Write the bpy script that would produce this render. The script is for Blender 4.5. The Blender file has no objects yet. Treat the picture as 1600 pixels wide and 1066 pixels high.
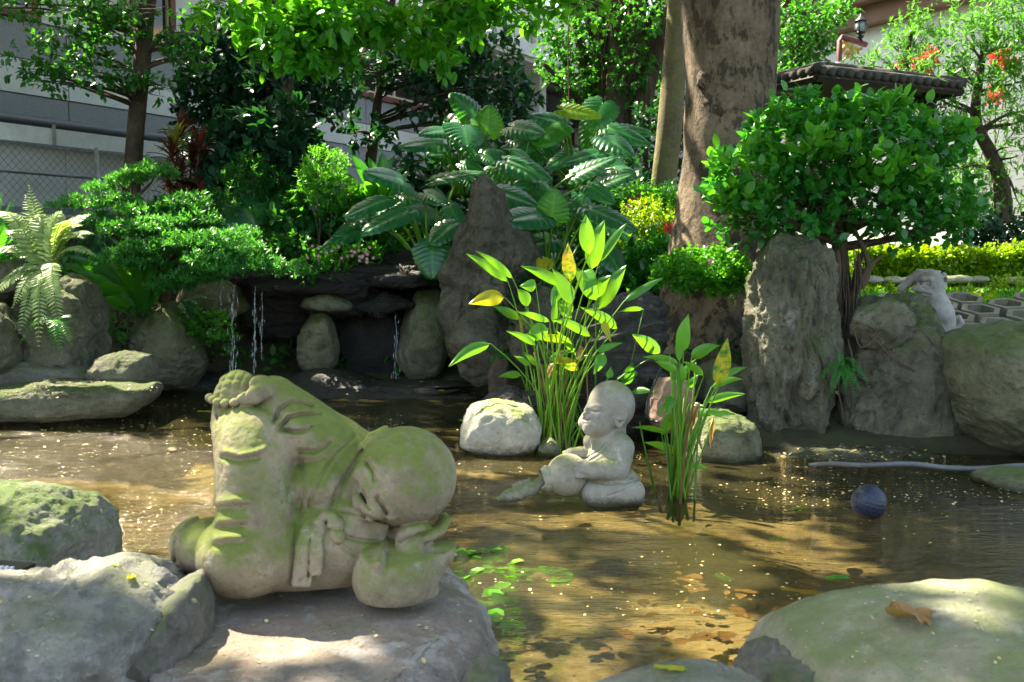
import bpy, math, random
import numpy as np
from mathutils import Vector, Matrix

SC = bpy.context.scene
COL = SC.collection
R = math.radians

# ------------------------------------------------------------------ camera, sky, sun, exposure
CAM_Z, PITCH, FPX = 1.10, R(4.9), 1556.0
cam = bpy.data.cameras.new('camera')
cam.sensor_width = 36.0; cam.lens = 36.0 * FPX / 1600.0
cam.clip_start = 0.05; cam.clip_end = 400
cam.dof.use_dof = True; cam.dof.focus_distance = 4.9; cam.dof.aperture_fstop = 9.0
camo = bpy.data.objects.new('camera', cam); COL.objects.link(camo)
camo.location = (0, 0, CAM_Z); camo.rotation_euler = (R(90) - PITCH, 0, 0)
SC.camera = camo

SUN_AZ, SUN_EL = R(-52), R(54)
SUN = np.array([math.sin(SUN_AZ) * math.cos(SUN_EL), math.cos(SUN_AZ) * math.cos(SUN_EL), math.sin(SUN_EL)])
world = bpy.data.worlds.new('World'); SC.world = world; world.use_nodes = True
wn = world.node_tree.nodes; wl = world.node_tree.links
sky = wn.new('ShaderNodeTexSky'); sky.sky_type = 'NISHITA'; sky.sun_disc = False
sky.sun_elevation = SUN_EL; sky.sun_rotation = SUN_AZ; sky.air_density = 1.2; sky.dust_density = 3.0; sky.ozone_density = 1.0
wl.new(sky.outputs[0], wn['Background'].inputs[0]); wn['Background'].inputs[1].default_value = 0.125
sl = bpy.data.lights.new('sun', 'SUN'); sl.energy = 5.0; sl.angle = R(0.5); sl.color = (1, .95, .86)
so = bpy.data.objects.new('sun', sl); COL.objects.link(so)
so.rotation_euler = Vector(SUN).to_track_quat('Z', 'Y').to_euler(); so.location = (-6, 5, 12)
SC.view_settings.view_transform = 'Standard'; SC.view_settings.look = 'None'
SC.view_settings.exposure = 2.4; SC.view_settings.use_white_balance = True; SC.view_settings.white_balance_temperature = 7500; SC.view_settings.white_balance_tint = 8; SC.view_settings.gamma = 1.0; SC.view_settings.use_curve_mapping = False
SC.render.engine = 'CYCLES'
cy = SC.cycles
cy.use_denoising = True; cy.max_bounces = 7; cy.diffuse_bounces = 3; cy.glossy_bounces = 3
cy.transmission_bounces = 4; cy.transparent_max_bounces = 10; cy.sample_clamp_indirect = 6
cy.use_adaptive_sampling = True; cy.adaptive_threshold = 0.02

# ------------------------------------------------------------------ pixel -> place helpers
def ray(px, py):
    dx, dy = (px - 800) / FPX, (533 - py) / FPX
    return np.array([dx, math.cos(PITCH) + dy * math.sin(PITCH), -math.sin(PITCH) + dy * math.cos(PITCH)])
def P(px, py, Y):
    d = ray(px, py); return np.array([0, 0, CAM_Z]) + d * (Y / d[1])
def G(px, py, z=0.0):
    d = ray(px, py); return np.array([0, 0, CAM_Z]) + d * ((z - CAM_Z) / d[2])
def M(n, Y): return n * Y / FPX                       # n photo pixels at depth Y, in metres
def nrm(v):
    v = np.asarray(v, float); return v / (np.linalg.norm(v, axis=-1, keepdims=True) + 1e-12)

# ------------------------------------------------------------------ noise (vectorised)
def _h(ix, iy, iz, s):
    h = (ix.astype(np.int64) * 374761393 + iy.astype(np.int64) * 668265263 + iz.astype(np.int64) * 2147483629 + s * 97531) & 0xffffffff
    h = ((h ^ (h >> 13)) * 1274126177) & 0xffffffff
    h = ((h ^ (h >> 16)) * 2246822519) & 0xffffffff
    return ((h ^ (h >> 15)) & 0xffff) / 65535.0
def vnoise(p, s=0):
    p = np.asarray(p, float); f = np.floor(p); q = p - f; q = q * q * q * (q * (q * 6 - 15) + 10)
    x, y, z = f[:, 0], f[:, 1], f[:, 2]; u, v, w = q[:, 0], q[:, 1], q[:, 2]
    def c(a, b, d): return _h(x + a, y + b, z + d, s)
    x00 = c(0,0,0)*(1-u)+c(1,0,0)*u; x10 = c(0,1,0)*(1-u)+c(1,1,0)*u
    x01 = c(0,0,1)*(1-u)+c(1,0,1)*u; x11 = c(0,1,1)*(1-u)+c(1,1,1)*u
    return ((x00*(1-v)+x10*v)*(1-w) + (x01*(1-v)+x11*v)*w) * 2 - 1
def fbm(p, o=4, s=0, ridged=False):
    p = np.asarray(p, float); a, t = .5, 0
    for i in range(o):
        n = vnoise(p * 2**i + i * 17.3, s + i)
        t = t + a * ((1 - 2*np.abs(n)) if ridged else n); a *= .5
    return t

# ------------------------------------------------------------------ mesh builder
class MB:
    def __init__(s): s.V, s.F4, s.F3, s.T, s.n = [], [], [], [], 0
    def add(s, V, F, tint=0.5):
        V = np.asarray(V, float).reshape(-1, 3); F = np.asarray(F, int)
        if len(V) == 0 or len(F) == 0: return s
        (s.F4 if F.shape[1] == 4 else s.F3).append(F + s.n)
        s.V.append(V); s.n += len(V)
        s.T.append(np.broadcast_to(np.asarray(tint, float), (len(V),)))
        return s
    def mixed(s, V, F4, F3, tint=.5):
        V = np.asarray(V, float); n0 = s.n
        s.V.append(V); s.n += len(V); s.T.append(np.broadcast_to(np.asarray(tint, float), (len(V),)))
        if len(F4): s.F4.append(np.asarray(F4, int) + n0)
        if len(F3): s.F3.append(np.asarray(F3, int) + n0)
        return s
    def box(s, c, h, rot=None, tint=.5):
        v = np.array([[x, y, z] for x in (-1, 1) for y in (-1, 1) for z in (-1, 1)], float) * np.asarray(h)
        if rot is not None: v = v @ np.asarray(rot).T
        return s.add(v + np.asarray(c), [[0,1,3,2],[4,6,7,5],[0,4,5,1],[2,3,7,6],[0,2,6,4],[1,5,7,3]], tint)
    def tube(s, pts, rad, sides=7, tint=.5, caps=True, noise=0):
        pts = np.asarray(pts, float); m = len(pts); rad = np.broadcast_to(np.asarray(rad, float), (m,))
        t = np.gradient(pts, axis=0); t = nrm(t)
        ref = np.array([0, 0, 1.]) if abs(t[0][2]) < .9 else np.array([1., 0, 0])
        N = np.zeros((m, 3)); b = np.cross(t[0], ref); N[0] = nrm(np.cross(b, t[0]))
        for i in range(1, m):
            v = N[i-1] - t[i] * np.dot(N[i-1], t[i]); N[i] = nrm(v)
        B = np.cross(t, N); a = np.linspace(0, 2*np.pi, sides, endpoint=False)
        ring = np.cos(a)[None, :, None]*N[:, None] + np.sin(a)[None, :, None]*B[:, None]
        rr = rad[:, None, None]
        if noise:
            q = (pts[:, None] + ring*rr).reshape(-1, 3)
            rr = rr * (1 + noise*fbm(q*9, 3).reshape(m, sides, 1))
        V = (pts[:, None] + ring*rr).reshape(-1, 3)
        i, j = np.meshgrid(np.arange(m-1), np.arange(sides), indexing='ij'); j2 = (j+1) % sides
        F = np.stack([i*sides+j, i*sides+j2, (i+1)*sides+j2, (i+1)*sides+j], -1).reshape(-1, 4)
        if caps:
            V = np.vstack([V, pts[0], pts[-1]]); k = m*sides; jj = np.arange(sides); j2 = (jj+1) % sides
            F3 = np.vstack([np.stack([np.full(sides, k), j2, jj], -1), np.stack([np.full(sides, k+1), (m-1)*sides+jj, (m-1)*sides+j2], -1)])
            return s.mixed(V, F, F3, tint)
        return s.add(V, F, tint)
    def inst(s, tmpl, pos, rot, scale, tint=.5):
        TV, TF = tmpl; pos = np.asarray(pos, float); n = len(pos)
        if n == 0: return s
        scale = np.asarray(scale, float)
        if scale.ndim == 1: scale = np.repeat(scale[:, None], 3, 1)
        V = np.einsum('nij,nkj->nki', rot, TV[None]*scale[:, None]) + pos[:, None]
        F = (TF[None] + (np.arange(n)*len(TV))[:, None, None]).reshape(-1, TF.shape[1])
        t = np.repeat(np.broadcast_to(np.asarray(tint, float), (n,)), len(TV))
        return s.add(V.reshape(-1, 3), F, t)
    def mesh(s, name, mat, smooth=True):
        V = np.vstack(s.V); me = bpy.data.meshes.new(name)
        F4 = np.vstack(s.F4) if s.F4 else np.zeros((0, 4), int); F3 = np.vstack(s.F3) if s.F3 else np.zeros((0, 3), int)
        me.vertices.add(len(V)); me.vertices.foreach_set('co', V.astype(np.float32).ravel())
        nl = F4.size + F3.size; me.loops.add(nl)
        me.loops.foreach_set('vertex_index', np.concatenate([F4.ravel(), F3.ravel()]).astype(np.int32))
        me.polygons.add(len(F4) + len(F3))
        st = np.concatenate([np.arange(len(F4))*4, len(F4)*4 + np.arange(len(F3))*3]).astype(np.int32)
        me.polygons.foreach_set('loop_start', st)
        me.polygons.foreach_set('use_smooth', np.full(len(st), bool(smooth)))
        a = me.attributes.new('tint', 'FLOAT', 'POINT'); a.data.foreach_set('value', np.concatenate(s.T).astype(np.float32))
        me.update(calc_edges=True)
        if mat: me.materials.append(mat)
        return me
    def build(s, name, mat, parent=None, smooth=True, label=None, cat=None, group=None, kind=None):
        o = bpy.data.objects.new(name, s.mesh(name, mat, smooth)); COL.objects.link(o)
        if parent is not None: adopt(o, parent)
        return tag(o, label, cat, group, kind)

def tag(o, label=None, cat=None, group=None, kind=None):
    for k, v in (('label', label), ('category', cat), ('group', group), ('kind', kind)):
        if v: o[k] = v
    return o
def adopt(o, p):
    o.parent = p
    if p.type == 'EMPTY': o.matrix_parent_inverse = Matrix.Translation(p.location).inverted()   # meshes are modelled in place, so their own frame is the world's
def thing(name, label, cat, loc, group=None):
    o = bpy.data.objects.new(name, None); COL.objects.link(o); o.location = Vector([float(c) for c in loc]); o.empty_display_size = .05
    return tag(o, label, cat, group)

# ------------------------------------------------------------------ surface nets on a signed distance grid
class SDF:
    def __init__(s, lo, hi, h):
        s.lo = np.array(lo, float); s.h = h
        n = np.ceil((np.array(hi) - s.lo) / h).astype(int) + 1
        ax = [s.lo[i] + np.arange(n[i])*h for i in range(3)]
        s.X, s.Y, s.Z = [a.astype(np.float32) for a in np.meshgrid(*ax, indexing='ij')]
        s.d = np.full(n, 1e3, np.float32); s.n = n
    def _sub(s, lo, hi):
        a = np.clip(np.floor((np.asarray(lo) - s.lo)/s.h).astype(int), 0, s.n-1); b = np.clip(np.ceil((np.asarray(hi) - s.lo)/s.h).astype(int)+1, 1, s.n)
        return tuple(slice(i, j) for i, j in zip(a, b))
    def _smin(s, sl, e, k):
        d = s.d[sl]
        if k <= 0: s.d[sl] = np.minimum(d, e); return
        h = np.clip(.5 + .5*(d - e)/k, 0, 1); s.d[sl] = d*(1-h) + e*h - k*h*(1-h)
    def rc(s, a, b, r1, r2, k=6, cut=False):
        a, b = np.asarray(a, float), np.asarray(b, float); m = max(r1, r2) + 3*k + 3*s.h
        sl = s._sub(np.minimum(a, b)-m, np.maximum(a, b)+m); ab = b-a; L = float(ab @ ab) + 1e-9
        x, y, z = s.X[sl]-a[0], s.Y[sl]-a[1], s.Z[sl]-a[2]
        t = np.clip((x*ab[0]+y*ab[1]+z*ab[2])/L, 0, 1)
        e = np.sqrt((x-t*ab[0])**2+(y-t*ab[1])**2+(z-t*ab[2])**2) - (r1+(r2-r1)*t)
        if cut: s._smax(sl, -e, k)
        else: s._smin(sl, e, k)
        return s
    def _smax(s, sl, e, k):
        d = s.d[sl]; h = np.clip(.5 - .5*(d - e)/max(k, 1e-3), 0, 1); s.d[sl] = d*(1-h) + e*h + k*h*(1-h)
    def el(s, c, r, k=6, rot=None, cut=False):
        c, r = np.asarray(c, float), np.asarray(r, float); m = max(r) + 3*k + 3*s.h; sl = s._sub(c-m, c+m)
        x, y, z = s.X[sl]-c[0], s.Y[sl]-c[1], s.Z[sl]-c[2]
        if rot is not None:
            Q = np.asarray(rot).T; x, y, z = (Q[0,0]*x+Q[0,1]*y+Q[0,2]*z, Q[1,0]*x+Q[1,1]*y+Q[1,2]*z, Q[2,0]*x+Q[2,1]*y+Q[2,2]*z)
        k0 = np.sqrt((x/r[0])**2+(y/r[1])**2+(z/r[2])**2); k1 = np.sqrt((x/r[0]**2)**2+(y/r[1]**2)**2+(z/r[2]**2)**2)
        e = k0*(k0-1)/(k1+1e-6)
        if cut: s._smax(sl, -e, k)
        else: s._smin(sl, e, k)
        return s
    def chain(s, pts, rads, k=4):
        for i in range(len(pts)-1): s.rc(pts[i], pts[i+1], rads[i], rads[i+1], k if i == 0 else min(k, 3))
        return s
    def carve(s, pts, width, depth, wmin=-1e9, wmax=1e9):      # groove (depth>0) or ridge (<0) along a polyline given in x,z; y is depth
        pts = np.asarray(pts, float); m = 3*width + s.h
        lo = [pts[:,0].min()-m, wmin, pts[:,1].min()-m]; hi = [pts[:,0].max()+m, wmax, pts[:,1].max()+m]
        lo[1] = max(lo[1], s.lo[1]); hi[1] = min(hi[1], s.lo[1]+s.n[1]*s.h)
        sl = s._sub(lo, hi); x, z = s.X[sl], s.Z[sl]; D = np.full(x.shape, 1e6, np.float32)
        for a, b in zip(pts[:-1], pts[1:]):
            ab = b-a; t = np.clip(((x-a[0])*ab[0]+(z-a[1])*ab[1])/(ab@ab+1e-9), 0, 1)
            D = np.minimum(D, (x-a[0]-t*ab[0])**2+(z-a[1]-t*ab[1])**2)
        s.d[sl] += (depth*np.exp(-D/(width*width))).astype(np.float32)
        return s
    def plane(s, pt, n, k=2):                                  # keep the side n points away from
        n = nrm(np.asarray(n, float)); e = (s.X-pt[0])*n[0]+(s.Y-pt[1])*n[1]+(s.Z-pt[2])*n[2]
        s._smax(tuple([slice(None)]*3), e, k); return s
    def bump(s, amp, freq, seed=0, o=3):
        m = np.abs(s.d) < 4*s.h + amp*2
        p = np.stack([s.X[m], s.Y[m], s.Z[m]], -1); s.d[m] += (amp*fbm(p*freq, o, seed)).astype(np.float32); return s
    def mesh(s):
        d = s.d; ins = d < 0
        nx, ny, nz = d.shape; c = ins[:-1,:-1,:-1].astype(np.int8).copy(); c[:] = 0
        offs = [(i, j, k) for i in (0, 1) for j in (0, 1) for k in (0, 1)]
        for i, j, k in offs: c += ins[i:nx-1+i, j:ny-1+j, k:nz-1+k]
        act = (c > 0) & (c < 8); idx = np.argwhere(act); vid = np.full(act.shape, -1, int); vid[act] = np.arange(len(idx))
        cor = {o: d[idx[:,0]+o[0], idx[:,1]+o[1], idx[:,2]+o[2]] for o in offs}
        acc = np.zeros((len(idx), 3)); cnt = np.zeros(len(idx))
        for a in offs:
            for ax in range(3):
                if a[ax] == 0:
                    b = list(a); b[ax] = 1; b = tuple(b); d0, d1 = cor[a], cor[b]; m = (d0 < 0) != (d1 < 0)
                    t = np.where(m, d0/np.where(m, d0-d1, 1), 0); p = np.repeat(np.array([a], float), len(idx), 0); p[:, ax] += t
                    acc[m] += p[m]; cnt[m] += 1
        V = s.lo + (idx + acc/cnt[:, None])*s.h
        F = []
        for ax in range(3):
            o1, o2 = [(1, 2), (2, 0), (0, 1)][ax]
            sl0 = [slice(1, -1)]*3; sl0[ax] = slice(0, -1); sl1 = list(sl0); sl1[ax] = slice(1, None)
            A, B = ins[tuple(sl0)], ins[tuple(sl1)]; e = np.argwhere(A != B); sg = A[tuple(e.T)]
            off = np.ones(3, int); off[ax] = 0; e = e + off
            def q(da, db):
                r = e.copy(); r[:, o1] += da; r[:, o2] += db; return vid[tuple(r.T)]
            Q = np.stack([q(-1,-1), q(0,-1), q(0,0), q(-1,0)], -1); Q[~sg] = Q[~sg][:, ::-1]; F.append(Q)
        F = np.vstack(F); F = F[(F >= 0).all(1)]
        return V, F
def relax(V, F, n=2, w=.5):
    e = np.vstack([F[:, [0,1]], F[:, [1,2]], F[:, [2,3]], F[:, [3,0]]]); e = np.vstack([e, e[:, ::-1]])
    for _ in range(n):
        a = np.zeros_like(V); c = np.zeros(len(V)); np.add.at(a, e[:,0], V[e[:,1]]); np.add.at(c, e[:,0], 1)
        V = V*(1-w) + w*a/np.maximum(c, 1)[:, None]
    return V
def photo_frame(px, py, Y):
    """right, away, up axes for a thing carved facing the viewer's line of sight, and its scale in metres per photo pixel"""
    c = P(px, py, Y); v = nrm(c - np.array([0, 0, CAM_Z])); up = np.array([0, 0, 1.]); r = nrm(np.cross(v, up)); u = np.cross(r, v)
    dist = np.linalg.norm(c - np.array([0, 0, CAM_Z])); L = math.sqrt(FPX**2 + (px-800)**2 + (py-533)**2)
    return c, np.stack([r, v, u], 1), dist/L
# ------------------------------------------------------------------ materials
def newmat(name):
    m = bpy.data.materials.new(name); m.use_nodes = True
    nt = m.node_tree; nt.nodes.clear(); o = nt.nodes.new('ShaderNodeOutputMaterial')
    return m, nt, o
class NT:
    def __init__(s, nt): s.nt = nt
    def n(s, t, **kw):
        x = s.nt.nodes.new(t)
        for k, v in kw.items():
            if hasattr(x, k): setattr(x, k, v)
            else: x.inputs[k].default_value = v
        return x
    def l(s, a, b): s.nt.links.new(a, b)
    def noise(s, co, scale, detail=4, rough=.55, dist=0):
        x = s.n('ShaderNodeTexNoise'); x.inputs['Scale'].default_value = scale; x.inputs['Detail'].default_value = detail
        x.inputs['Roughness'].default_value = rough; x.inputs['Distortion'].default_value = dist
        if co is not None: s.l(co, x.inputs['Vector'])
        return x.outputs['Fac']
    def ramp(s, f, stops):
        x = s.n('ShaderNodeValToRGB'); e = x.color_ramp.elements
        while len(e) > 1: e.remove(e[-1])
        e[0].position = stops[0][0]; e[0].color = (*stops[0][1], 1)
        for p, c in stops[1:]:
            k = e.new(p); k.color = (*c, 1)
        s.l(f, x.inputs[0]); return x.outputs[0]
    def rng(s, f, a, b, c=0, d=1):
        x = s.n('ShaderNodeMapRange'); x.inputs[1].default_value = a; x.inputs[2].default_value = b; x.inputs[3].default_value = c; x.inputs[4].default_value = d
        s.l(f, x.inputs[0]); return x.outputs[0]
    def math(s, op, a, b=0.0):
        x = s.n('ShaderNodeMath', operation=op)
        for i, v in enumerate((a, b)):
            if isinstance(v, (int, float)): x.inputs[i].default_value = v
            else: s.l(v, x.inputs[i])
        return x.outputs[0]
    def mix(s, f, a, b, blend='MIX'):
        x = s.n('ShaderNodeMix', data_type='RGBA', blend_type=blend)
        for i, v in ((0, f), (6, a), (7, b)):
            if isinstance(v, (int, float)): x.inputs[i].default_value = v
            elif isinstance(v, tuple): x.inputs[i].default_value = (*v, 1)
            else: s.l(v, x.inputs[i])
        return x.outputs[2]
    def bump(s, h, strength, dist, prev=None):
        x = s.n('ShaderNodeBump'); x.inputs['Strength'].default_value = strength; x.inputs['Distance'].default_value = dist
        s.l(h, x.inputs['Height'])
        if prev is not None: s.l(prev, x.inputs['Normal'])
        return x.outputs[0]
    def map(s, co, scale=(1,1,1), rot=(0,0,0)):
        x = s.n('ShaderNodeMapping'); x.inputs['Scale'].default_value = scale; x.inputs['Rotation'].default_value = rot; s.l(co, x.inputs[0]); return x.outputs[0]
    def co(s): return s.n('ShaderNodeNewGeometry').outputs['Position']
    def pr(s, out, col, rough=.8, spec=.4, normal=None):
        b = s.n('ShaderNodeBsdfPrincipled'); b.inputs['Specular IOR Level'].default_value = spec
        if isinstance(col, tuple): b.inputs['Base Color'].default_value = (*col, 1)
        else: s.l(col, b.inputs['Base Color'])
        if isinstance(rough, (int, float)): b.inputs['Roughness'].default_value = rough
        else: s.l(rough, b.inputs['Roughness'])
        if normal is not None: s.l(normal, b.inputs['Normal'])
        if out is not None: s.l(b.outputs[0], out.inputs[0])
        return b

def mat_plain(name, col, rough=.7, spec=.4, var=.25, scale=6, bump=.2, metal=0):
    m, nt, o = newmat(name); t = NT(nt); co = t.co(); f = t.noise(co, scale, 6); g = t.noise(co, scale*7, 3)
    k = t.math('ADD', t.math('MULTIPLY', f, .7), t.math('MULTIPLY', g, .3))
    c = t.mix(t.rng(k, .3, .7), tuple(x*(1-var) for x in col), tuple(min(1, x*(1+var)) for x in col))
    b = t.pr(o, c, rough, spec, t.bump(g, bump, .004)); b.inputs['Metallic'].default_value = metal
    return m
def mat_leaf(name, c1, c2, tr, trans=.4, rough=.38, spec=.5, vein=0):
    m, nt, o = newmat(name); t = NT(nt); a = t.n('ShaderNodeAttribute', attribute_name='tint').outputs['Fac']
    co = t.co(); nz = t.noise(co, 22, 3)
    k = t.math('ADD', a, t.math('MULTIPLY', t.math('SUBTRACT', nz, .5), .5))
    c = t.mix(k, c1, c2)
    if vein: c = t.mix(t.math('MULTIPLY', t.rng(a, .62, .95), .38), c, vein)
    b = t.pr(None, c, rough, spec, t.bump(t.noise(co, 60, 2), .15, .003))
    tl = t.n('ShaderNodeBsdfTranslucent'); tc = t.mix(k, tuple(x*.75 for x in tr), tr); t.l(tc, tl.inputs[0])
    mx = t.n('ShaderNodeMixShader'); mx.inputs[0].default_value = trans; t.l(b.outputs[0], mx.inputs[1]); t.l(tl.outputs[0], mx.inputs[2]); t.l(mx.outputs[0], o.inputs[0])
    return m
def mat_rock(name, dark, light, moss=.5, mosscol=(.09,.14,.03), scale=3, strata=0, wet=0, bump=1., pale=None, rot=(0,0,0), tan=None, crack=1., pale_t=(.6,.7)):
    m, nt, o = newmat(name); t = NT(nt); co = t.co()
    big = t.noise(co, scale, 6, .6, .3); fine = t.noise(co, scale*9, 6, .65); vfine = t.noise(co, scale*40, 3, .6)
    mid = t.noise(co, scale*3.7, 8, .78, .4)
    c = t.mix(t.rng(t.math('ADD', t.math('ADD', t.math('MULTIPLY', big, .36), t.math('MULTIPLY', mid, .40)), t.math('MULTIPLY', fine, .24)), .38, .62), dark, light)
    if tan: c = t.mix(t.rng(t.noise(co, scale*.7+.37, 4), .5, .64, 0, .8), c, tan)
    if pale: c = t.mix(t.rng(t.noise(t.map(co, (1,1,.55)), scale*2.2, 5, .7), pale_t[0], pale_t[1], 0, .8), c, pale)
    c = t.mix(t.rng(vfine, .30, .42, .35, 0), c, tuple(x*.5 for x in dark))
    pv_ = t.n('ShaderNodeTexVoronoi'); pv_.inputs['Scale'].default_value = scale*14; t.l(co, pv_.inputs['Vector']); pit = t.math('MULTIPLY', t.rng(pv_.outputs['Distance'], .10, .32, 1, 0), t.rng(mid, .46, .6))
    c = t.mix(t.math('MULTIPLY', pit, .55), c, tuple(x*.4 for x in dark))
    h = t.math('ADD', t.math('ADD', t.math('MULTIPLY', big, .4), t.math('MULTIPLY', mid, .45)), t.math('SUBTRACT', t.math('MULTIPLY', fine, .25), t.math('MULTIPLY', pit, .10)))
    nb = t.bump(h, .8*bump, .06/scale*3)
    if crack:
        v = t.n('ShaderNodeTexVoronoi', feature='DISTANCE_TO_EDGE'); v.inputs['Scale'].default_value = scale*1.3
        wv = t.n('ShaderNodeVectorMath', operation='ADD'); t.l(co, wv.inputs[0]); nn = t.n('ShaderNodeTexNoise'); nn.inputs['Scale'].default_value = scale*1.5; t.l(co, nn.inputs['Vector'])
        sc_ = t.n('ShaderNodeVectorMath', operation='SCALE'); sc_.inputs['Scale'].default_value = .9/scale; t.l(nn.outputs['Color'], sc_.inputs[0]); t.l(sc_.outputs[0], wv.inputs[1]); t.l(wv.outputs[0], v.inputs['Vector'])
        ck = t.rng(v.outputs['Distance'], 0, .035); gate = t.rng(t.noise(co, scale*.9, 3), .47, .6)
        cm = t.math('MULTIPLY', t.math('SUBTRACT', 1.0, ck), gate)
        c = t.mix(t.math('MULTIPLY', cm, .6*crack), c, tuple(x*.3 for x in dark))
        nb = t.bump(t.math('SUBTRACT', 1.0, cm), .7*crack, .012, nb)
    if strata:
        sm = t.noise(t.map(co, (1.2, 1.2, strata), rot), 2.2, 6, .7, .8)
        nb = t.bump(sm, 1.0, .05, nb); c = t.mix(t.rng(sm, .35, .5, .55, 0), c, tuple(x*.4 for x in dark))
    nb = t.bump(vfine, .35*bump, .006, nb)
    if moss:
        g = t.n('ShaderNodeNewGeometry'); sx = t.n('ShaderNodeSeparateXYZ'); t.l(g.outputs['Normal'], sx.inputs[0])
        k = t.math('ADD', t.math('MULTIPLY', sx.outputs[2], .28), t.noise(co, scale*1.1+.8, 7, .68))
        k = t.math('ADD', k, t.math('MULTIPLY', t.math('SUBTRACT', fine, .5), .35))
        mm = t.rng(k, .86-.42*moss, 1.1-.42*moss, 0, min(.92, .5+.5*moss))
        mc = t.mix(fine, tuple(x*.55 for x in mosscol), tuple(x*1.35 for x in mosscol)); c = t.mix(mm, c, mc)
    rough = t.rng(fine, .3, .7, .85-.55*wet, .95-.5*wet)
    sz = t.n('ShaderNodeSeparateXYZ'); t.l(co, sz.inputs[0]); td = t.rng(t.math('ADD', sz.outputs[2], t.math('MULTIPLY', t.math('SUBTRACT', mid, .5), .09)), .012, .05, 1, 0)   # damp algae line at the water
    c = t.mix(t.math('MULTIPLY', td, .8), c, (.022,.026,.010)); rough = t.math('SUBTRACT', rough, t.math('MULTIPLY', td, .35))
    t.pr(o, c, rough, .35+.3*wet, nb)
    return m

MT = {}
MT['statue'] = mat_rock('statue_stone', (.17,.13,.085), (.41,.34,.24), moss=.93, mosscol=(.115,.15,.022), scale=5, bump=.42, crack=0, pale=(.46,.45,.36), tan=(.34,.26,.17))
MT['statue2'] = mat_rock('pale_statue_stone', (.19,.178,.145), (.34,.32,.27), moss=.58, mosscol=(.15,.18,.03), scale=7, bump=.3, crack=0, pale=(.46,.45,.40))
MT['jar'] = mat_rock('jar_stone', (.22,.20,.155), (.40,.37,.30), moss=.62, mosscol=(.14,.165,.03), scale=7, bump=.3, crack=0)
MT['fish'] = mat_rock('mossy_statue_stone', (.12,.115,.08), (.30,.285,.22), moss=.82, mosscol=(.09,.12,.02), scale=9, bump=.4, crack=0)
MT['monkey'] = mat_rock('white_statue_stone', (.26,.245,.225), (.42,.40,.38), moss=.08, scale=8, bump=.3, crack=0)
MT['rock_fg'] = mat_rock('foreground_stone', (.15,.12,.095), (.36,.31,.26), moss=.25, mosscol=(.12,.14,.05), scale=4.2, bump=1.3, tan=(.31,.22,.16), crack=.35, pale=(.42,.39,.35), pale_t=(.54,.62))
MT['rock_fg2'] = mat_rock('pale_folded_stone', (.15,.145,.13), (.42,.405,.37), moss=.46, mosscol=(.10,.125,.04), scale=3.4, bump=1.3, crack=.5)
MT['rock_fg3'] = mat_rock('smooth_green_stone', (.17,.16,.115), (.40,.37,.285), moss=.66, mosscol=(.12,.155,.05), scale=3.6, bump=.8, pale=(.52,.48,.40), tan=(.36,.29,.20), crack=0)
MT['rock_mossy'] = mat_rock('mossy_stone', (.12,.115,.09), (.36,.34,.28), moss=.80, mosscol=(.07,.12,.02), scale=4, bump=1.1, crack=.2)
MT['rock_white'] = mat_rock('white_stone', (.30,.28,.22), (.60,.57,.48), moss=.72, mosscol=(.17,.21,.05), scale=6, bump=1.2, crack=.3)
MT['rock_grey'] = mat_rock('grey_green_stone', (.07,.072,.045), (.25,.24,.17), moss=.68, mosscol=(.075,.115,.022), scale=2.2, bump=1.6, pale=(.38,.36,.31), crack=.25)
MT['rock_green'] = mat_rock('green_boulder_stone', (.075,.08,.042), (.27,.265,.175), moss=.76, mosscol=(.09,.13,.03), scale=2.6, strata=2.5, bump=1.1, rot=(.5,.7,0), crack=.2)
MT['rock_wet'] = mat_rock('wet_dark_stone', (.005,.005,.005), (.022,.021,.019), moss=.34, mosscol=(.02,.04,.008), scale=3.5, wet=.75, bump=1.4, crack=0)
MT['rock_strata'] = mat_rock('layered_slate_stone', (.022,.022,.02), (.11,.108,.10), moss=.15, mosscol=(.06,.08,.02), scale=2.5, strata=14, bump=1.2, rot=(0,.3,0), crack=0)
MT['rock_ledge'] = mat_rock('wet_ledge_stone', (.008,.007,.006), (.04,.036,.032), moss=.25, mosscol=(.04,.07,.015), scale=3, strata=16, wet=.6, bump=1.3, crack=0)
MT['rock_spire'] = mat_rock('spire_stone', (.055,.053,.034), (.215,.20,.145), moss=.56, mosscol=(.085,.11,.025), scale=2.2, strata=1.8, bump=1.8, rot=(.2,.9,0), crack=.2)
MT['rock_brown'] = mat_rock('brown_stone', (.16,.10,.07), (.32,.22,.16), moss=.2, scale=5, bump=.6, crack=0)
MT['mortar'] = mat_rock('mortar', (.075,.07,.058), (.21,.195,.165), moss=.55, mosscol=(.08,.12,.03), scale=9, bump=1.3, crack=0)
MT['soil'] = mat_rock('soil_with_leaf_litter', (.022,.018,.011), (.07,.056,.033), moss=.45, mosscol=(.05,.08,.02), scale=5, bump=1.2, crack=0)
MT['bark'] = mat_rock('grey_brown_bark', (.085,.062,.040), (.27,.205,.135), moss=.05, mosscol=(.10,.10,.04), scale=4, bump=1.6, tan=(.33,.25,.165), pale=(.030,.024,.016), strata=.4, crack=0, pale_t=(.50,.56))
MT['bark_moss'] = mat_rock('mossy_bark', (.085,.072,.045), (.22,.185,.11), moss=.92, mosscol=(.15,.165,.03), scale=3.5, bump=.8, crack=.1)
MT['bark_dark'] = mat_rock('dark_bark', (.032,.024,.015), (.12,.09,.06), moss=.18, scale=5, bump=1.0, strata=.4, crack=0)
MT['twig'] = mat_plain('twig_bark', (.085,.06,.038), .85, .3, .35, 20)
MT['root'] = mat_plain('thin_root', (.03,.022,.016), .9, .2)
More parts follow.
